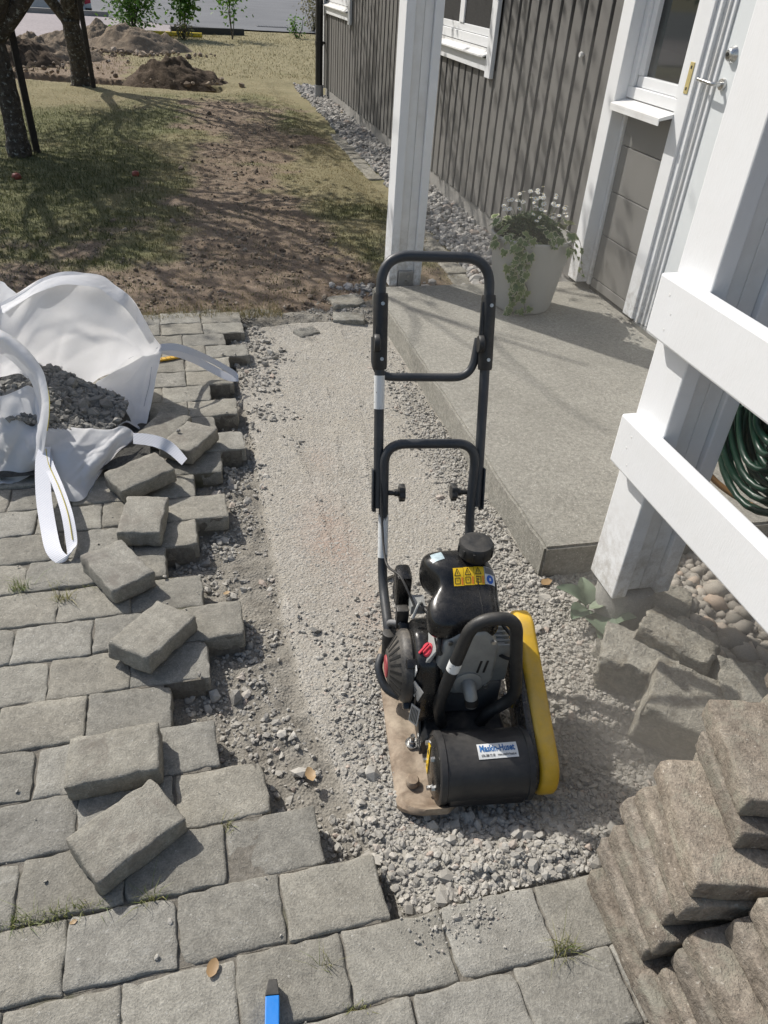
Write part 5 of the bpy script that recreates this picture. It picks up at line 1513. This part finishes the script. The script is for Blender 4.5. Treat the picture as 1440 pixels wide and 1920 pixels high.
def bush(name, px, py, h, rad, n, mat, label, seed, stems=5, lsize=.07, low=.15, cat='bush'):
    p = W(px, py, -.02); root = tag(empty(name, p), label, cat)
    r = np.random.default_rng(seed); rt = random.Random(seed); mb = MB(); pts = []
    for k in range(stems):
        a = rt.uniform(0, 6.28); q = [Vector((0, 0, -.05))]
        top = Vector((math.cos(a) * rad * rt.uniform(.2, .9), math.sin(a) * rad * rt.uniform(.2, .9), h * rt.uniform(.75, 1)))
        c = crom([(0, 0, -.05), tuple(top * .5 + Vector((rt.gauss(0, .05), rt.gauss(0, .05), h * .08))), tuple(top)], 5)
        mb.tube(c, [.012 * (1 - .7 * i / (len(c) - 1)) for i in range(len(c))], 6); pts += [v for v in c if v.z > low * h]
    mb.build('stem', BARK, root)
    P = np.array([tuple(v) for v in pts]); C = P[r.integers(0, len(P), n)] + r.normal(0, rad * .30, (n, 3)) * np.array([1, 1, .8])
    C = C[C[:, 2] > low * h * .6]
    leaf_quads('leaves', C, np.full(len(C), lsize), seed, mat, root)
bush('leafy_bush', 250, 66, 1.45, .75, 2600, LEAFBRIGHT, 'broad bright green leafy bush behind the sandy heap', 51, 9, .10)
bush('young_shrub', 345, 72, 1.15, .38, 750, LEAFBRIGHT, 'dense young shrub with long narrow leaves by the yellow kerb', 52, 5, .11, .35)
bush('thin_sapling', 436, 74, 1.30, .50, 330, LEAFBRIGHT, 'thin sapling with sparse drooping leaves and bare stems', 53, 4, .10, .35, 'sapling')
bush('olive_bush', 588, 62, .80, .36, 800, LEAFDRY, 'olive dry bush next to the black downpipe', 54, 7, .06)
bush('small_weed', 557, 72, .42, .20, 160, LEAFBRIGHT, 'small green weed in the dry grass near the road', 55, 4, .07, .1, 'weed')
bush('dry_tuft', 346, 74, .25, .30, 260, LEAFDRY, 'dry tuft of grass around the foot of the young shrub', 56, 8, .06, .0, 'grass')

# ------------------------------------------------------------------ soil heaps
def mound(name, px, py, a, b, h, mat, label, seed, rough=.22, yaw=0.0, z0=-.05):
    p = W(px, py, z0); nr, na = 34, 64; V = []
    for i in range(nr):
        t = i / (nr - 1)
        for k in range(na):
            q = 2 * math.pi * k / na
            e = 1 + .35 * (float(fbm(np.array(math.cos(q) * 1.6 + seed), np.array(math.sin(q) * 1.6), seed)) - .5)
            x, y = a * t * e * math.cos(q), b * t * e * math.sin(q)
            prof = max(0, 1 - t ** 1.7)
            n1 = float(fbm(np.array(x * 3 + seed), np.array(y * 3), seed + 1, 5)) - .5; n2 = float(fbm(np.array(x * 11), np.array(y * 11 + seed), seed + 2, 3)) - .5
            V.append((x, y, h * prof * (1 + 1.1 * n1) + rough * h * n2 * min(1, prof * 3) - .03))
    f = [[i * na + k, i * na + (k + 1) % na, (i + 1) * na + (k + 1) % na, (i + 1) * na + k] for i in range(nr - 1) for k in range(na)]
    me = np_mesh(name, V, f, True)
    o = link(name, me, mat); o.location = p; o.rotation_euler = (0, 0, yaw)
    tag(o, label, 'soil heap', 'heaps of dug soil'); return o
mound('soil_heap', 332, 156, .80, .5, .30, SOIL, 'dark brown clod heap at the end of the trench', 61, .4, -.1)
mound('soil_heap', 250, 96, 1.15, .8, .38, SANDY, 'pale sandy heap in front of the leafy bush', 62, .25, .1)
mound('soil_heap', 192, 78, .45, .4, .34, SANDY, 'small pale clod heap right behind the forked tree', 63, .3)
mound('soil_heap', 95, 112, 1.0, .8, .34, SANDY, 'brown heap of soil and sods left of the forked tree', 64, .5, .3)
mound('soil_heap', 20, 120, .9, .7, .38, SOIL, 'dark soil heap behind the lichen covered tree', 65, .5)
mound('soil_heap', 120, 88, .7, .5, .22, SANDY, 'low rubble heap between the two trees', 66, .4)
r = np.random.default_rng(90)
cl = []
for (px, py, n, sx, sy) in [(330, 150, 60, .6, .35), (250, 100, 90, .9, .5), (95, 115, 90, .9, .5), (190, 95, 60, .7, .4), (60, 130, 40, .8, .3)]:
    p = W(px, py, 0); cl.append(np.stack([r.normal(p.x, sx * .6, n), r.normal(p.y - .1, sy * .6, n), r.uniform(-.02, .03, n)], 1))
cl = np.concatenate(cl)
tag(link('soil_clods', stones_mesh('soil_clods', cl, np.exp(r.normal(-3.75, .55, len(cl))), 91, .8, 1.4, .3), m_stone('clods', (.14, .105, .08), (.34, .27, .20), (.42, .36, .30))), 'scattered clods and stones around the soil heaps', None, None, 'stuff')

# ------------------------------------------------------------------ roadside things
o = MB().bb(-.86, .86, -.06, .06, -.05, .11).build('black_kerb', m_plain('tarred_kerb', (.05, .05, .05), .8, bump=.4), None, .01); p = W(390, 62, 0); o.location = (p.x, p.y, 0); o.rotation_euler = (0, 0, .16); tag(o, 'dark kerb stone along the road behind the saplings', 'kerb')
o = MB().tube([(-.62, 0, .05), (.62, 0, .05)], .05, 14).build('yellow_pipe', m_plain('yellow_pipe_plastic', (.75, .55, .04), .4), None, 0, 40); p = W(325, 68, 0); o.location = (p.x, p.y, -.01); o.rotation_euler = (0, 0, .05); tag(o, 'yellow pipe lying at the road edge behind the shrubs', 'pipe')
gr = tag(empty('drain_grate', W(510, 50, .014)), 'dark slotted drain grate set in the road', 'grate')
MB().bb(-.42, .42, -.2, .2, 0, .012).build('frame', m_plain('cast_iron', (.16, .16, .165), .7), gr)
for k in range(11):
    xx = -.36 + k * .072; MB().bb(xx - .02, xx + .02, -.15, .15, .0125, .014).build('slot', INK, gr)
kk = MB(); kk.bb(-3.2, 1.9, -.08, .08, -.05, .12)
o = kk.build('concrete_kerb', FOUND, None, .015); p = W(60, 24, 0); o.location = (p.x, p.y, 0); o.rotation_euler = (0, 0, -.05); tag(o, 'long pale concrete kerb at the far side of the rock lot', 'kerb')
cb = MB(); cb.bb(-.75, .75, -.3, .3, 0, .62); o = cb.build('concrete_barrier', m_concrete('barrier_concrete', (.42, .45, .47), (.52, .55, .57), scale=3), None, .03); p = W(104, 22, 0); o.location = (p.x, p.y + .3, 0); tag(o, 'pale blue grey concrete barrier block beyond the trees', 'barrier')
sg = tag(empty('road_sign', W(148, 22, 0)), 'red and white road works board between the tree limbs', 'sign')
MB().tube([(0, 0, 0), (0, 0, 1.5)], .03, 10).build('pole', BLACKSAT, sg)
MB().bb(-.12, .35, -.045, -.032, .10, .95).build('board', LABELW, sg)
for k in range(4):
    MB().add([(-.12, -.047, .10 + k * .24), (.35, -.047, .22 + k * .24), (.35, -.047, .32 + k * .24), (-.12, -.047, .20 + k * .24)], [(0, 1, 2, 3)]).build('red_stripe', RED, sg)
MB().bb(-.35, .35, -.12, .12, -.01, .10).build('foot', BLACKSAT, sg)

# ------------------------------------------------------------------ grass
def blades(name, x, y, z, h, w, tone, seed, mat=GRASSM, lean=.5):
    r = np.random.default_rng(seed); N = len(x)
    a = r.uniform(0, 6.283, N); l = np.abs(r.normal(0, lean, N)) * h; b = r.uniform(0, 6.283, N)
    P = np.stack([x, y, z], 1); wv = np.stack([np.cos(a), np.sin(a), 0 * a], 1) * (w / 2)[:, None]
    dv = np.stack([np.cos(b), np.sin(b), 0 * b], 1)
    m_ = P + dv * (l * .35)[:, None] + np.array([0, 0, 1.]) * (h * .6)[:, None]
    t = P + dv * l[:, None] + np.array([0, 0, 1.]) * h[:, None] * (1 - .3 * np.clip(l / h, 0, 1))[:, None]
    V = np.stack([P - wv, P + wv, m_ + wv * .7, m_ - wv * .7, t], 1).reshape(-1, 3)
    i = np.arange(N)[:, None] * 5
    Fc = np.concatenate([i + np.array([[0, 1, 2]]), i + np.array([[0, 2, 3]]), i + np.array([[3, 2, 4]])], 0)
    me = np_mesh(name, V, Fc, False); attr(me, 'tone', np.repeat(tone, 5))
    return link(name, me, mat)
def dg(x, y):
    near = sstep(14, 5, y)
    return (1 - soil_mask(x, y) * .66) * (.25 + .75 * near) * ~((x > 1.72) & (y < 13)) * (trench(x, y) < .2) * sstep(3.9, 4.15, y + .1 * (fbm(x * 5, y * 5, 77) - .5))
r = np.random.default_rng(95)
n = 260000
x = r.uniform(-2.6, 3.4, n); y = 3.85 + 10.5 * r.uniform(0, 1, n) ** 1.5
k_ = r.uniform(0, 1, n) < dg(x, y) * (.35 + 1.0 * fbm(x * 5, y * 5, 78))
x, y = x[k_], y[k_]
g = green_mask(x, y)
tone = np.clip(1 - g + r.normal(0, .2, len(x)), 0, 1)
h = r.uniform(.010, .030, len(x)) * (.7 + .8 * g) * (1 - .4 * soil_mask(x, y))
tag(blades('lawn_grass', x, y, ground_h(x, y) - .003, h, r.uniform(.003, .006, len(x)), tone, 96, GRASSM, .9), 'short thin grass, partly green and partly dry', None, None, 'stuff')
n = 26000
x = r.uniform(-6, 6, n); y = r.uniform(13.5, 23, n)
k_ = (r.uniform(0, 1, n) < .9) & ~((x < -.6) & (y > 18)) & ~((x > 2.0) & (y < 12.2)) & (y < 22.4) & (trench(x, y) < .2)
x, y = x[k_], y[k_]
tag(blades('far_grass', x, y, ground_h(x, y) - .003, r.uniform(.02, .05, len(x)), r.uniform(.006, .012, len(x)), np.clip(r.normal(.62, .25, len(x)), 0, 1), 97, GRASSM, .9), 'dry yellow grass towards the road', None, None, 'stuff')
# crumbs of soil on the bare patches
n = 15000
x = r.uniform(-1.6, 2.0, n); y = 3.9 + 8 * r.uniform(0, 1, n) ** 1.6
k_ = (r.uniform(0, 1, n) < soil_mask(x, y) * sstep(.38, .62, fbm(x * 6, y * 6, 81))) & (x < 1.7)
x, y = x[k_], y[k_]; s = np.exp(r.normal(-5.0, .5, len(x)))
tag(link('soil_crumbs', stones_mesh('soil_crumbs', np.stack([x, y, ground_h(x, y) + s * .2], 1), s, 93, .7, 1.3, .3), m_stone('soil_crumb', (.13, .10, .075), (.32, .265, .205), (.40, .35, .29))), 'small crumbs of dry soil on the bare lawn', None, None, 'stuff')
# ragged turf along the end of the paving
n = 5200
x = r.uniform(-1.7, .5, n); y = 3.83 + np.abs(r.normal(0, .10, n))
k_ = r.uniform(0, 1, n) < .2 + .9 * fbm(x * 9, y * 9, 79)
x, y = x[k_], y[k_]
tag(blades('turf_edge', x, y, np.maximum(ground_h(x, y), -.02), r.uniform(.02, .05, len(x)), r.uniform(.002, .004, len(x)), np.clip(r.normal(.6, .25, len(x)), 0, 1), 98, GRASSM, 1.0), 'ragged turf along the end of the paving', None, None, 'stuff')
# tufts in the paving joints
TUFT = [((38, 1104), 40, .028, .2, 'bright grass tuft in a joint at the left edge'), ((122, 1122), 26, .03, .65, 'straw coloured tuft in a joint near the loop'), ((112, 1096), 18, .014, .4, 'tiny moss tuft beside the bright grass tuft'), ((162, 1096), 16, .012, .45, 'tiny moss tuft below the hanging loop'),
        ((100, 1716), 90, .020, .3, 'long strip of grass in the joint at lower left'), ((40, 1728), 40, .016, .3, 'grass at the left end of the long grassy joint'), ((278, 1686), 30, .022, .35, 'grass tuft in the joint under the nearest loose stone'), ((1058, 1782), 46, .026, .45, 'grass tuft in the joint near the stone heap'), ((664, 1890), 22, .012, .45, 'mossy tuft in a joint at the lower edge'), ((424, 1546), 18, .010, .5, 'mossy tuft at a joint crossing right of the nearest loose stone'), ((614, 1810), 10, .025, .6, 'thin yellow stalk lying on a paving stone')]
for i, ((px, py), n, hh, tn, lb) in enumerate(TUFT):
    p = W(px, py, 0); rq = np.random.default_rng(500 + i)
    sx = .055 if 'strip' in lb else .012
    n = int(n * 1.8); hh *= 1.5; x = rq.normal(0, sx, n); y = rq.normal(0, .007, n)
    o = blades('grass_tuft', x, y, np.full(n, -.008), rq.uniform(.5, 1.2, n) * hh, rq.uniform(.0012, .0026, n), np.clip(rq.normal(tn, .15, n), 0, 1), 600 + i, TUFTM, 1.1)
    o.location = (p.x, p.y, 0); tag(o, lb, 'grass tuft', 'grass tufts in the joints')

# ------------------------------------------------------------------ fallen things
def flat_leaf(name, px, py, z, L, yaw, label, seed, mat=DEADLEAF, curl=.25):
    r = random.Random(seed); V = []; n = 9
    for i in range(n):
        t = i / (n - 1); w = L * .33 * math.sin(math.pi * min(1, t * .95 + .03)) ** .7 * (1 + r.uniform(-.15, .15))
        for s in (-1, 0, 1):
            V.append((L * (t - .5), s * w, abs(s) * w * curl + L * curl * (t - .5) ** 2 * 1.2 + .001))
    me = np_mesh(name, V, grid_faces(n, 3), True); attr(me, 'tone', np.full(len(V), r.random()))
    o = link(name, me, mat); p = W(px, py, z); o.location = (p.x, p.y, z + .0015); o.rotation_euler = (0, 0, yaw)
    tag(o, label, 'leaf', 'dry fallen leaves'); return o
flat_leaf('dead_leaf', 399, 1816, 0, .034, 1.2, 'largest curled dry leaf on the paving at lower centre left', 1)
flat_leaf('dead_leaf', 138, 1730, 0, .014, .3, 'tiny dry leaf beside the long grassy joint', 2)
flat_leaf('dead_leaf', 1024, 1093, -.04, .045, .4, 'brown dry leaf at the near corner of the slab', 3)
flat_leaf('dead_leaf', 1160, 575, .075, .06, 2.2, 'dry leaf on the slab below the panel boards', 4, curl=.5)
flat_leaf('dead_leaf', 1178, 592, .075, .05, .5, 'dry leaf on the slab at the foot of the door frame', 5, curl=.5)
flat_leaf('dead_leaf', 425, 1113, -.07, .022, .5, 'yellow orange dry leaf among the crumbs at the paving edge', 6)
flat_leaf('dead_leaf', 582, 1455, -.05, .04, 1.7, 'narrow brown leaf standing in the gravel', 7, curl=.5)
ap = MB(); ap.lathe([(.0, -.002), (.018, .0), (.033, .016), (.036, .034), (.028, .052), (.012, .058), (.003, .053)], 20); ap.tube([(0, 0, .052), (.004, 0, .07)], .0015, 6)
o = ap.build('windfall_apple', m_plain('red_apple_skin', (.36, .09, .06), .5, var=.4), None, 0, 60); p = W(255, 332, -.03); o.location = (p.x, p.y, -.03); o.scale = (.85, .85, .85); tag(o, 'red windfall apple lying in the grass', 'apple', 'windfall apples')
o = link('windfall_apple', o.data); p = W(33, 340, -.03); o.location = (p.x, p.y, -.025); tag(o, 'small red windfall apple in the green grass at left', 'apple', 'windfall apples')

# ------------------------------------------------------------------ pot with flowers
pot = tag(empty('flower_pot', (1.775, 3.64, SLAB_Z)), 'pale tapered pot of ivy and white flowers on the slab', 'potted plant')
pm_ = m_paint('pale_pot', (.38, .375, .35), dirt=(.29, .28, .255), amount=.3, rough=.6)
b = MB(); b.lathe([(.140, .0), (.150, .006), (.155, .02), (.213, .375), (.2155, .382), (.213, .387), (.203, .387), (.2, .375), (.19, .33), (.0, .33)], 56); b.build('pot', pm_, pot, 0, 50)
b = MB(); b.lathe([(.0, .331), (.193, .331), (.193, .345), (.0, .350)], 40); b.build('potting_soil', SOIL, pot, 0, 50)
rq = np.random.default_rng(700)
# fine leafy mound
n = 3600
q = rq.normal(0, 1, (n, 3)); q /= np.linalg.norm(q, axis=1, keepdims=True); q[:, 2] = np.abs(q[:, 2]); q *= (rq.uniform(.2, 1, n) ** .5)[:, None]
C = q * np.array([.155, .155, .125]) + np.array([-.01, .0, .36])
leaf_quads('foliage', C, np.full(n, .022), 701, m_leaf('flower_foliage', (.03, .06, .02), (.09, .13, .05)), pot)
# daisies
stems = MB(); pet = []; ctr = MB(); 
for k in range(58):
    a = rq.uniform(0, 6.283); rad = .17 * math.sqrt(rq.uniform(0, 1)); hh = rq.uniform(.105, .19) + .10 * (1 - rad / .17) * rq.uniform(.4, 1)
    top = Vector((rad * math.cos(a) * 1.05, rad * math.sin(a) * 1.05, .36 + hh)); base = Vector((rad * .5 * math.cos(a), rad * .5 * math.sin(a), .36))
    stems.tube(crom([base, (base + top) / 2 + Vector((rq.normal(0, .008), rq.normal(0, .008), .01)), top], 3), .0009, 5)
    N_ = Vector((rq.normal(-.15, .35), rq.normal(-.2, .35), 1)).normalized(); u = N_.orthogonal().normalized(); v = N_.cross(u)
    npt = 8; L_ = rq.uniform(.010, .016)
    for j in range(npt):
        t = 2 * math.pi * j / npt; d = u * math.cos(t) + v * math.sin(t); w = N_.cross(d)
        pet.append([top + d * .002, top + d * L_ * .6 + w * .0032 + N_ * .001, top + d * L_ - N_ * .001, top + d * L_ * .6 - w * .0032 + N_ * .001])
    ctr.lathe([(.0, 0), (.0028, .0), (.0022, .0016), (0, .002)], 8, (0, 0, 0), 'z', Matrix.Translation(top) @ N_.to_track_quat('Z', 'Y').to_matrix().to_4x4())
V = np.array([[tuple(p) for p in q_] for q_ in pet]); me = np_mesh('petals', V.reshape(-1, 3), np.arange(len(V) * 4).reshape(-1, 4)); attr(me, 'tone', np.repeat(rq.uniform(0, 1, len(V)), 4))
tag(link('petals', me, PETAL, pot), kind='stuff')
stems.build('flower_stems', m_plain('green_stem', (.07, .11, .03), .6), pot); tag(ctr.build('flower_centres', LABELY, pot), kind='stuff')
# variegated ivy: pale margin with a green heart
LOBE = [(0, 0), (.32, -.12), (.50, .18), (.30, .38), (.36, .66), (.12, .62), (0, 1.0), (-.12, .62), (-.36, .66), (-.30, .38), (-.50, .18), (-.32, -.12)]
def ivy(centres, normals, sizes, seed, root):
    r = random.Random(seed); Vm, Fm, Vg, Fg, tm, tg = [], [], [], [], [], []
    for c, nrm, s in zip(centres, normals, sizes):
        nrm = Vector(nrm).normalized(); down = (Vector((r.gauss(0, .5), r.gauss(0, .5), -1)))
        d = (down - nrm * down.dot(nrm)).normalized(); w = nrm.cross(d); c = Vector(c)
        for (V, F_, T_, k, lift) in ((Vm, Fm, tm, 1.0, 0), (Vg, Fg, tg, .80, .0012)):
            o = len(V); m0 = c + d * s * .38 + nrm * (lift + .004)
            V.append(m0)
            for u, v in LOBE:
                vv = .38 + (v - .38) * k
                V.append(c + w * (u * k * s) + d * (vv * s) + nrm * (lift - .10 * s * abs(u)))
            n = len(LOBE); F_ += [(o, o + 1 + i, o + 1 + (i + 1) % n) for i in range(n)]; tone = r.random(); T_ += [tone] * (n + 1)
    me = np_mesh('ivy_margin', [tuple(v) for v in Vm], Fm); attr(me, 'tone', tm); tag(link('ivy_margin', me, IVYP, root), kind='stuff')
    me = np_mesh('ivy_leaves', [tuple(v) for v in Vg], Fg); attr(me, 'tone', tg); tag(link('ivy_leaves', me, IVYL, root), kind='stuff')
cs, ns, ss = [], [], []
rv = random.Random(9)
vines = MB()
def strand(a0, length, drift, n, out=.012):
    pts = []
    for i in range(n):
        t = i / (n - 1); a = a0 + drift * t + rv.gauss(0, .05)
        if t < .18: rad, z = .17 + .05 * t / .18, .37 + .03 * math.sin(t / .18 * math.pi)
        else:
            z = .385 - (t - .18) / .82 * length; rad = .155 + (.213 - .155) * max(0, z) / .375 + out
        p = Vector((rad * math.cos(a), rad * math.sin(a), z)); pts.append(p)
        for _ in range(2 if i % 2 else 1):
            aa = a + rv.gauss(0, .12); q = Vector(((rad + rv.uniform(.0, .02)) * math.cos(aa), (rad + rv.uniform(0, .02)) * math.sin(aa), z + rv.gauss(0, .012)))
            cs.append(q); ns.append((math.cos(aa) + rv.gauss(0, .35), math.sin(aa) + rv.gauss(0, .35), .35 + rv.gauss(0, .3))); ss.append(rv.uniform(.036, .060))
    vines.tube(crom(pts, 3), .0014, 5)
fa = math.radians(-136)
strand(fa, .36, .12, 15); strand(fa + .10, .27, .10, 10); strand(fa - .5, .06, .1, 5); strand(fa + 1.4, .08, .2, 5); strand(fa + .16, .36, .40, 11)
for k in range(85):
    a = rv.uniform(0, 6.283); rad = rv.uniform(.13, .235); z = .385 + rv.gauss(.015, .025)
    cs.append(Vector((rad * math.cos(a), rad * math.sin(a), z))); ns.append((math.cos(a) * .6 + rv.gauss(0, .4), math.sin(a) * .6 + rv.gauss(0, .4), .8)); ss.append(rv.uniform(.036, .062))
# one runner reaching out to the right
run = crom([(.19, .02, .39), (.25, .0, .37), (.31, .03, .30), (.36, .08, .20), (.40, .10, .12)], 5)
vines.tube(run, .0014, 5)
for p in run[4::2]:
    cs.append(p + Vector((rv.gauss(0, .015), rv.gauss(0, .015), rv.gauss(0, .012)))); ns.append((rv.gauss(0, .5), -1 + rv.gauss(0, .4), .6)); ss.append(rv.uniform(.018, .03))
vines.build('ivy_stems', m_plain('ivy_stem', (.10, .08, .05), .7), pot)
ivy(cs, ns, ss, 10, pot)

# ------------------------------------------------------------------ felted weed at the slab corner
def broad_leaf(name, base, tip, width, droop, parent, tone, seed):
    r = random.Random(seed); B, T = Vector(base), Vector(tip); n, m_ = 10, 7; V = []
    ax_ = (T - B); L_ = ax_.length; d = ax_.normalized(); up = Vector((0, 0, 1)); w = d.cross(up).normalized(); nn = w.cross(d)
    for i in range(n):
        t = i / (n - 1); hw = width / 2 * (math.sin(math.pi * (t ** .8) * .96 + .03)) ** .8
        for j in range(m_):
            s = -1 + 2 * j / (m_ - 1)
            V.append(tuple(B + d * L_ * t + w * hw * s + nn * (droop * L_ * math.sin(math.pi * t) + .30 * hw * s * s - .004 * (abs(s) < .2)) + nn * r.gauss(0, .0008)))
    me = np_mesh(name, V, grid_faces(n, m_), True); attr(me, 'tone', np.full(len(V), tone)); return link(name, me, LEAFSAGE, parent)
wp = W(1100, 1145, -.04)
weed = tag(empty('felted_weed', wp), 'grey green broad leaved weed at the slab corner', 'weed')
wl = [((1100, 1138, .0), (1050, 1105, .06), .05), ((1098, 1135, .0), (1092, 1088, .05), .05), ((1104, 1138, .0), (1140, 1133, .03), .055), ((1102, 1142, -.02), (1075, 1158, .0), .05), ((1108, 1150, -.02), (1140, 1192, -.01), .075), ((1150, 1172, .0), (1188, 1160, .05), .045), ((1145, 1175, -.03), (1130, 1205, -.02), .06), ((1170, 1225, -.03), (1148, 1213, .03), .030), ((1172, 1232, -.03), (1194, 1248, .0), .035)]
for i, (a, b_, wd_) in enumerate(wl):
    A, B_ = W(*a), W(*b_)
    broad_leaf('leaf', A - wp, (B_ - wp) + (B_ - A) * .12, wd_ * 1.3, .12, weed, random.random(), i)

# ------------------------------------------------------------------ hose behind the railing
HG = m_plain('green_hose_rubber', (.004, .032, .018), .4); HO = m_plain('tan_hose_rubber', (.25, .14, .055), .5)
hs = tag(empty('garden_hose', (1.47, 1.36, .0)), 'dark green garden hose coiled behind the railing near the post', 'hose')
b = MB(); pts = []
NW = 26
for i in range(NW * 30):
    a = i / 30 * 2 * math.pi; k_ = i / (NW * 30)
    rr_ = .065 + .15 * (.5 - .5 * math.cos(i * .0262)) + .010 * math.sin(i * .13)
    pts.append(Vector((-.05 + .10 * (.5 + .5 * math.sin(i * .047)) + .006 * math.sin(i * .6), rr_ * math.cos(a) * .95, .66 + rr_ * math.sin(a) * 1.15)))
b.tube(pts, .0095, 8); b.build('coil', HG, hs, 0, 60)
b = MB(); b.tube(crom([(-.02, .20, .62), (-.08, .22, .52), (-.05, .16, .40), (.03, .02, .36), (.05, -.2, .45), (.02, -.32, .70)], 8), .009, 8); b.build('loose_end', HO, hs, 0, 60)
b = MB(); b.box((-.09, -.05, .83), (.13, .05, .03)); b.box((-.03, -.05, .86), (.02, .05, .09)); b.build('hook', BLACKSAT, hs, .003)
# ------------------------------------------------------------------ dust raised by the machine
def m_dust(name, dens, col):
    m = bpy.data.materials.new(name); m.use_nodes = True; t = m.node_tree
    for n in list(t.nodes):
        if n.type == 'BSDF_PRINCIPLED': t.nodes.remove(n)
    v = t.nodes.new('ShaderNodeVolumePrincipled'); v.inputs['Density'].default_value = dens
    v.inputs['Color'].default_value = col + (1,); v.inputs['Anisotropy'].default_value = .3
    t.links.new(v.outputs[0], t.nodes['Material Output'].inputs['Volume'])
    return m
def puff(name, c, rad, dens, seed, label):
    bm = bmesh.new(); bmesh.ops.create_icosphere(bm, subdivisions=4, radius=1)
    off = Vector((seed * 7.1, seed * 3.3, seed))
    for v in bm.verts:
        k = 1 + .45 * mn.noise(v.co * 1.6 + off) + .2 * mn.noise(v.co * 3.5 + off)
        v.co = Vector((v.co.x * rad[0] * k, v.co.y * rad[1] * k, v.co.z * rad[2] * k))
    me = bpy.data.meshes.new(name); bm.to_mesh(me); bm.free()
    me.polygons.foreach_set('use_smooth', [True] * len(me.polygons))
    o = link(name, me, m_dust(name, dens, (.86, .83, .78))); o.location = c
    tag(o, label, None, None, 'stuff')
puff('dust_cloud', (1.22, .99, .13), (.48, .48, .28), .55, 1, 'thin dust hanging over the gravel right of the machine')
puff('dust_cloud', (.99, .84, .0), (.34, .24, .12), 1.2, 2, 'denser dust rolling out from under the machine')
puff('dust_cloud', (1.75, 2.6, .55), (.85, 1.7, .75), .05, 3, 'faint dust drifting over the porch slab')
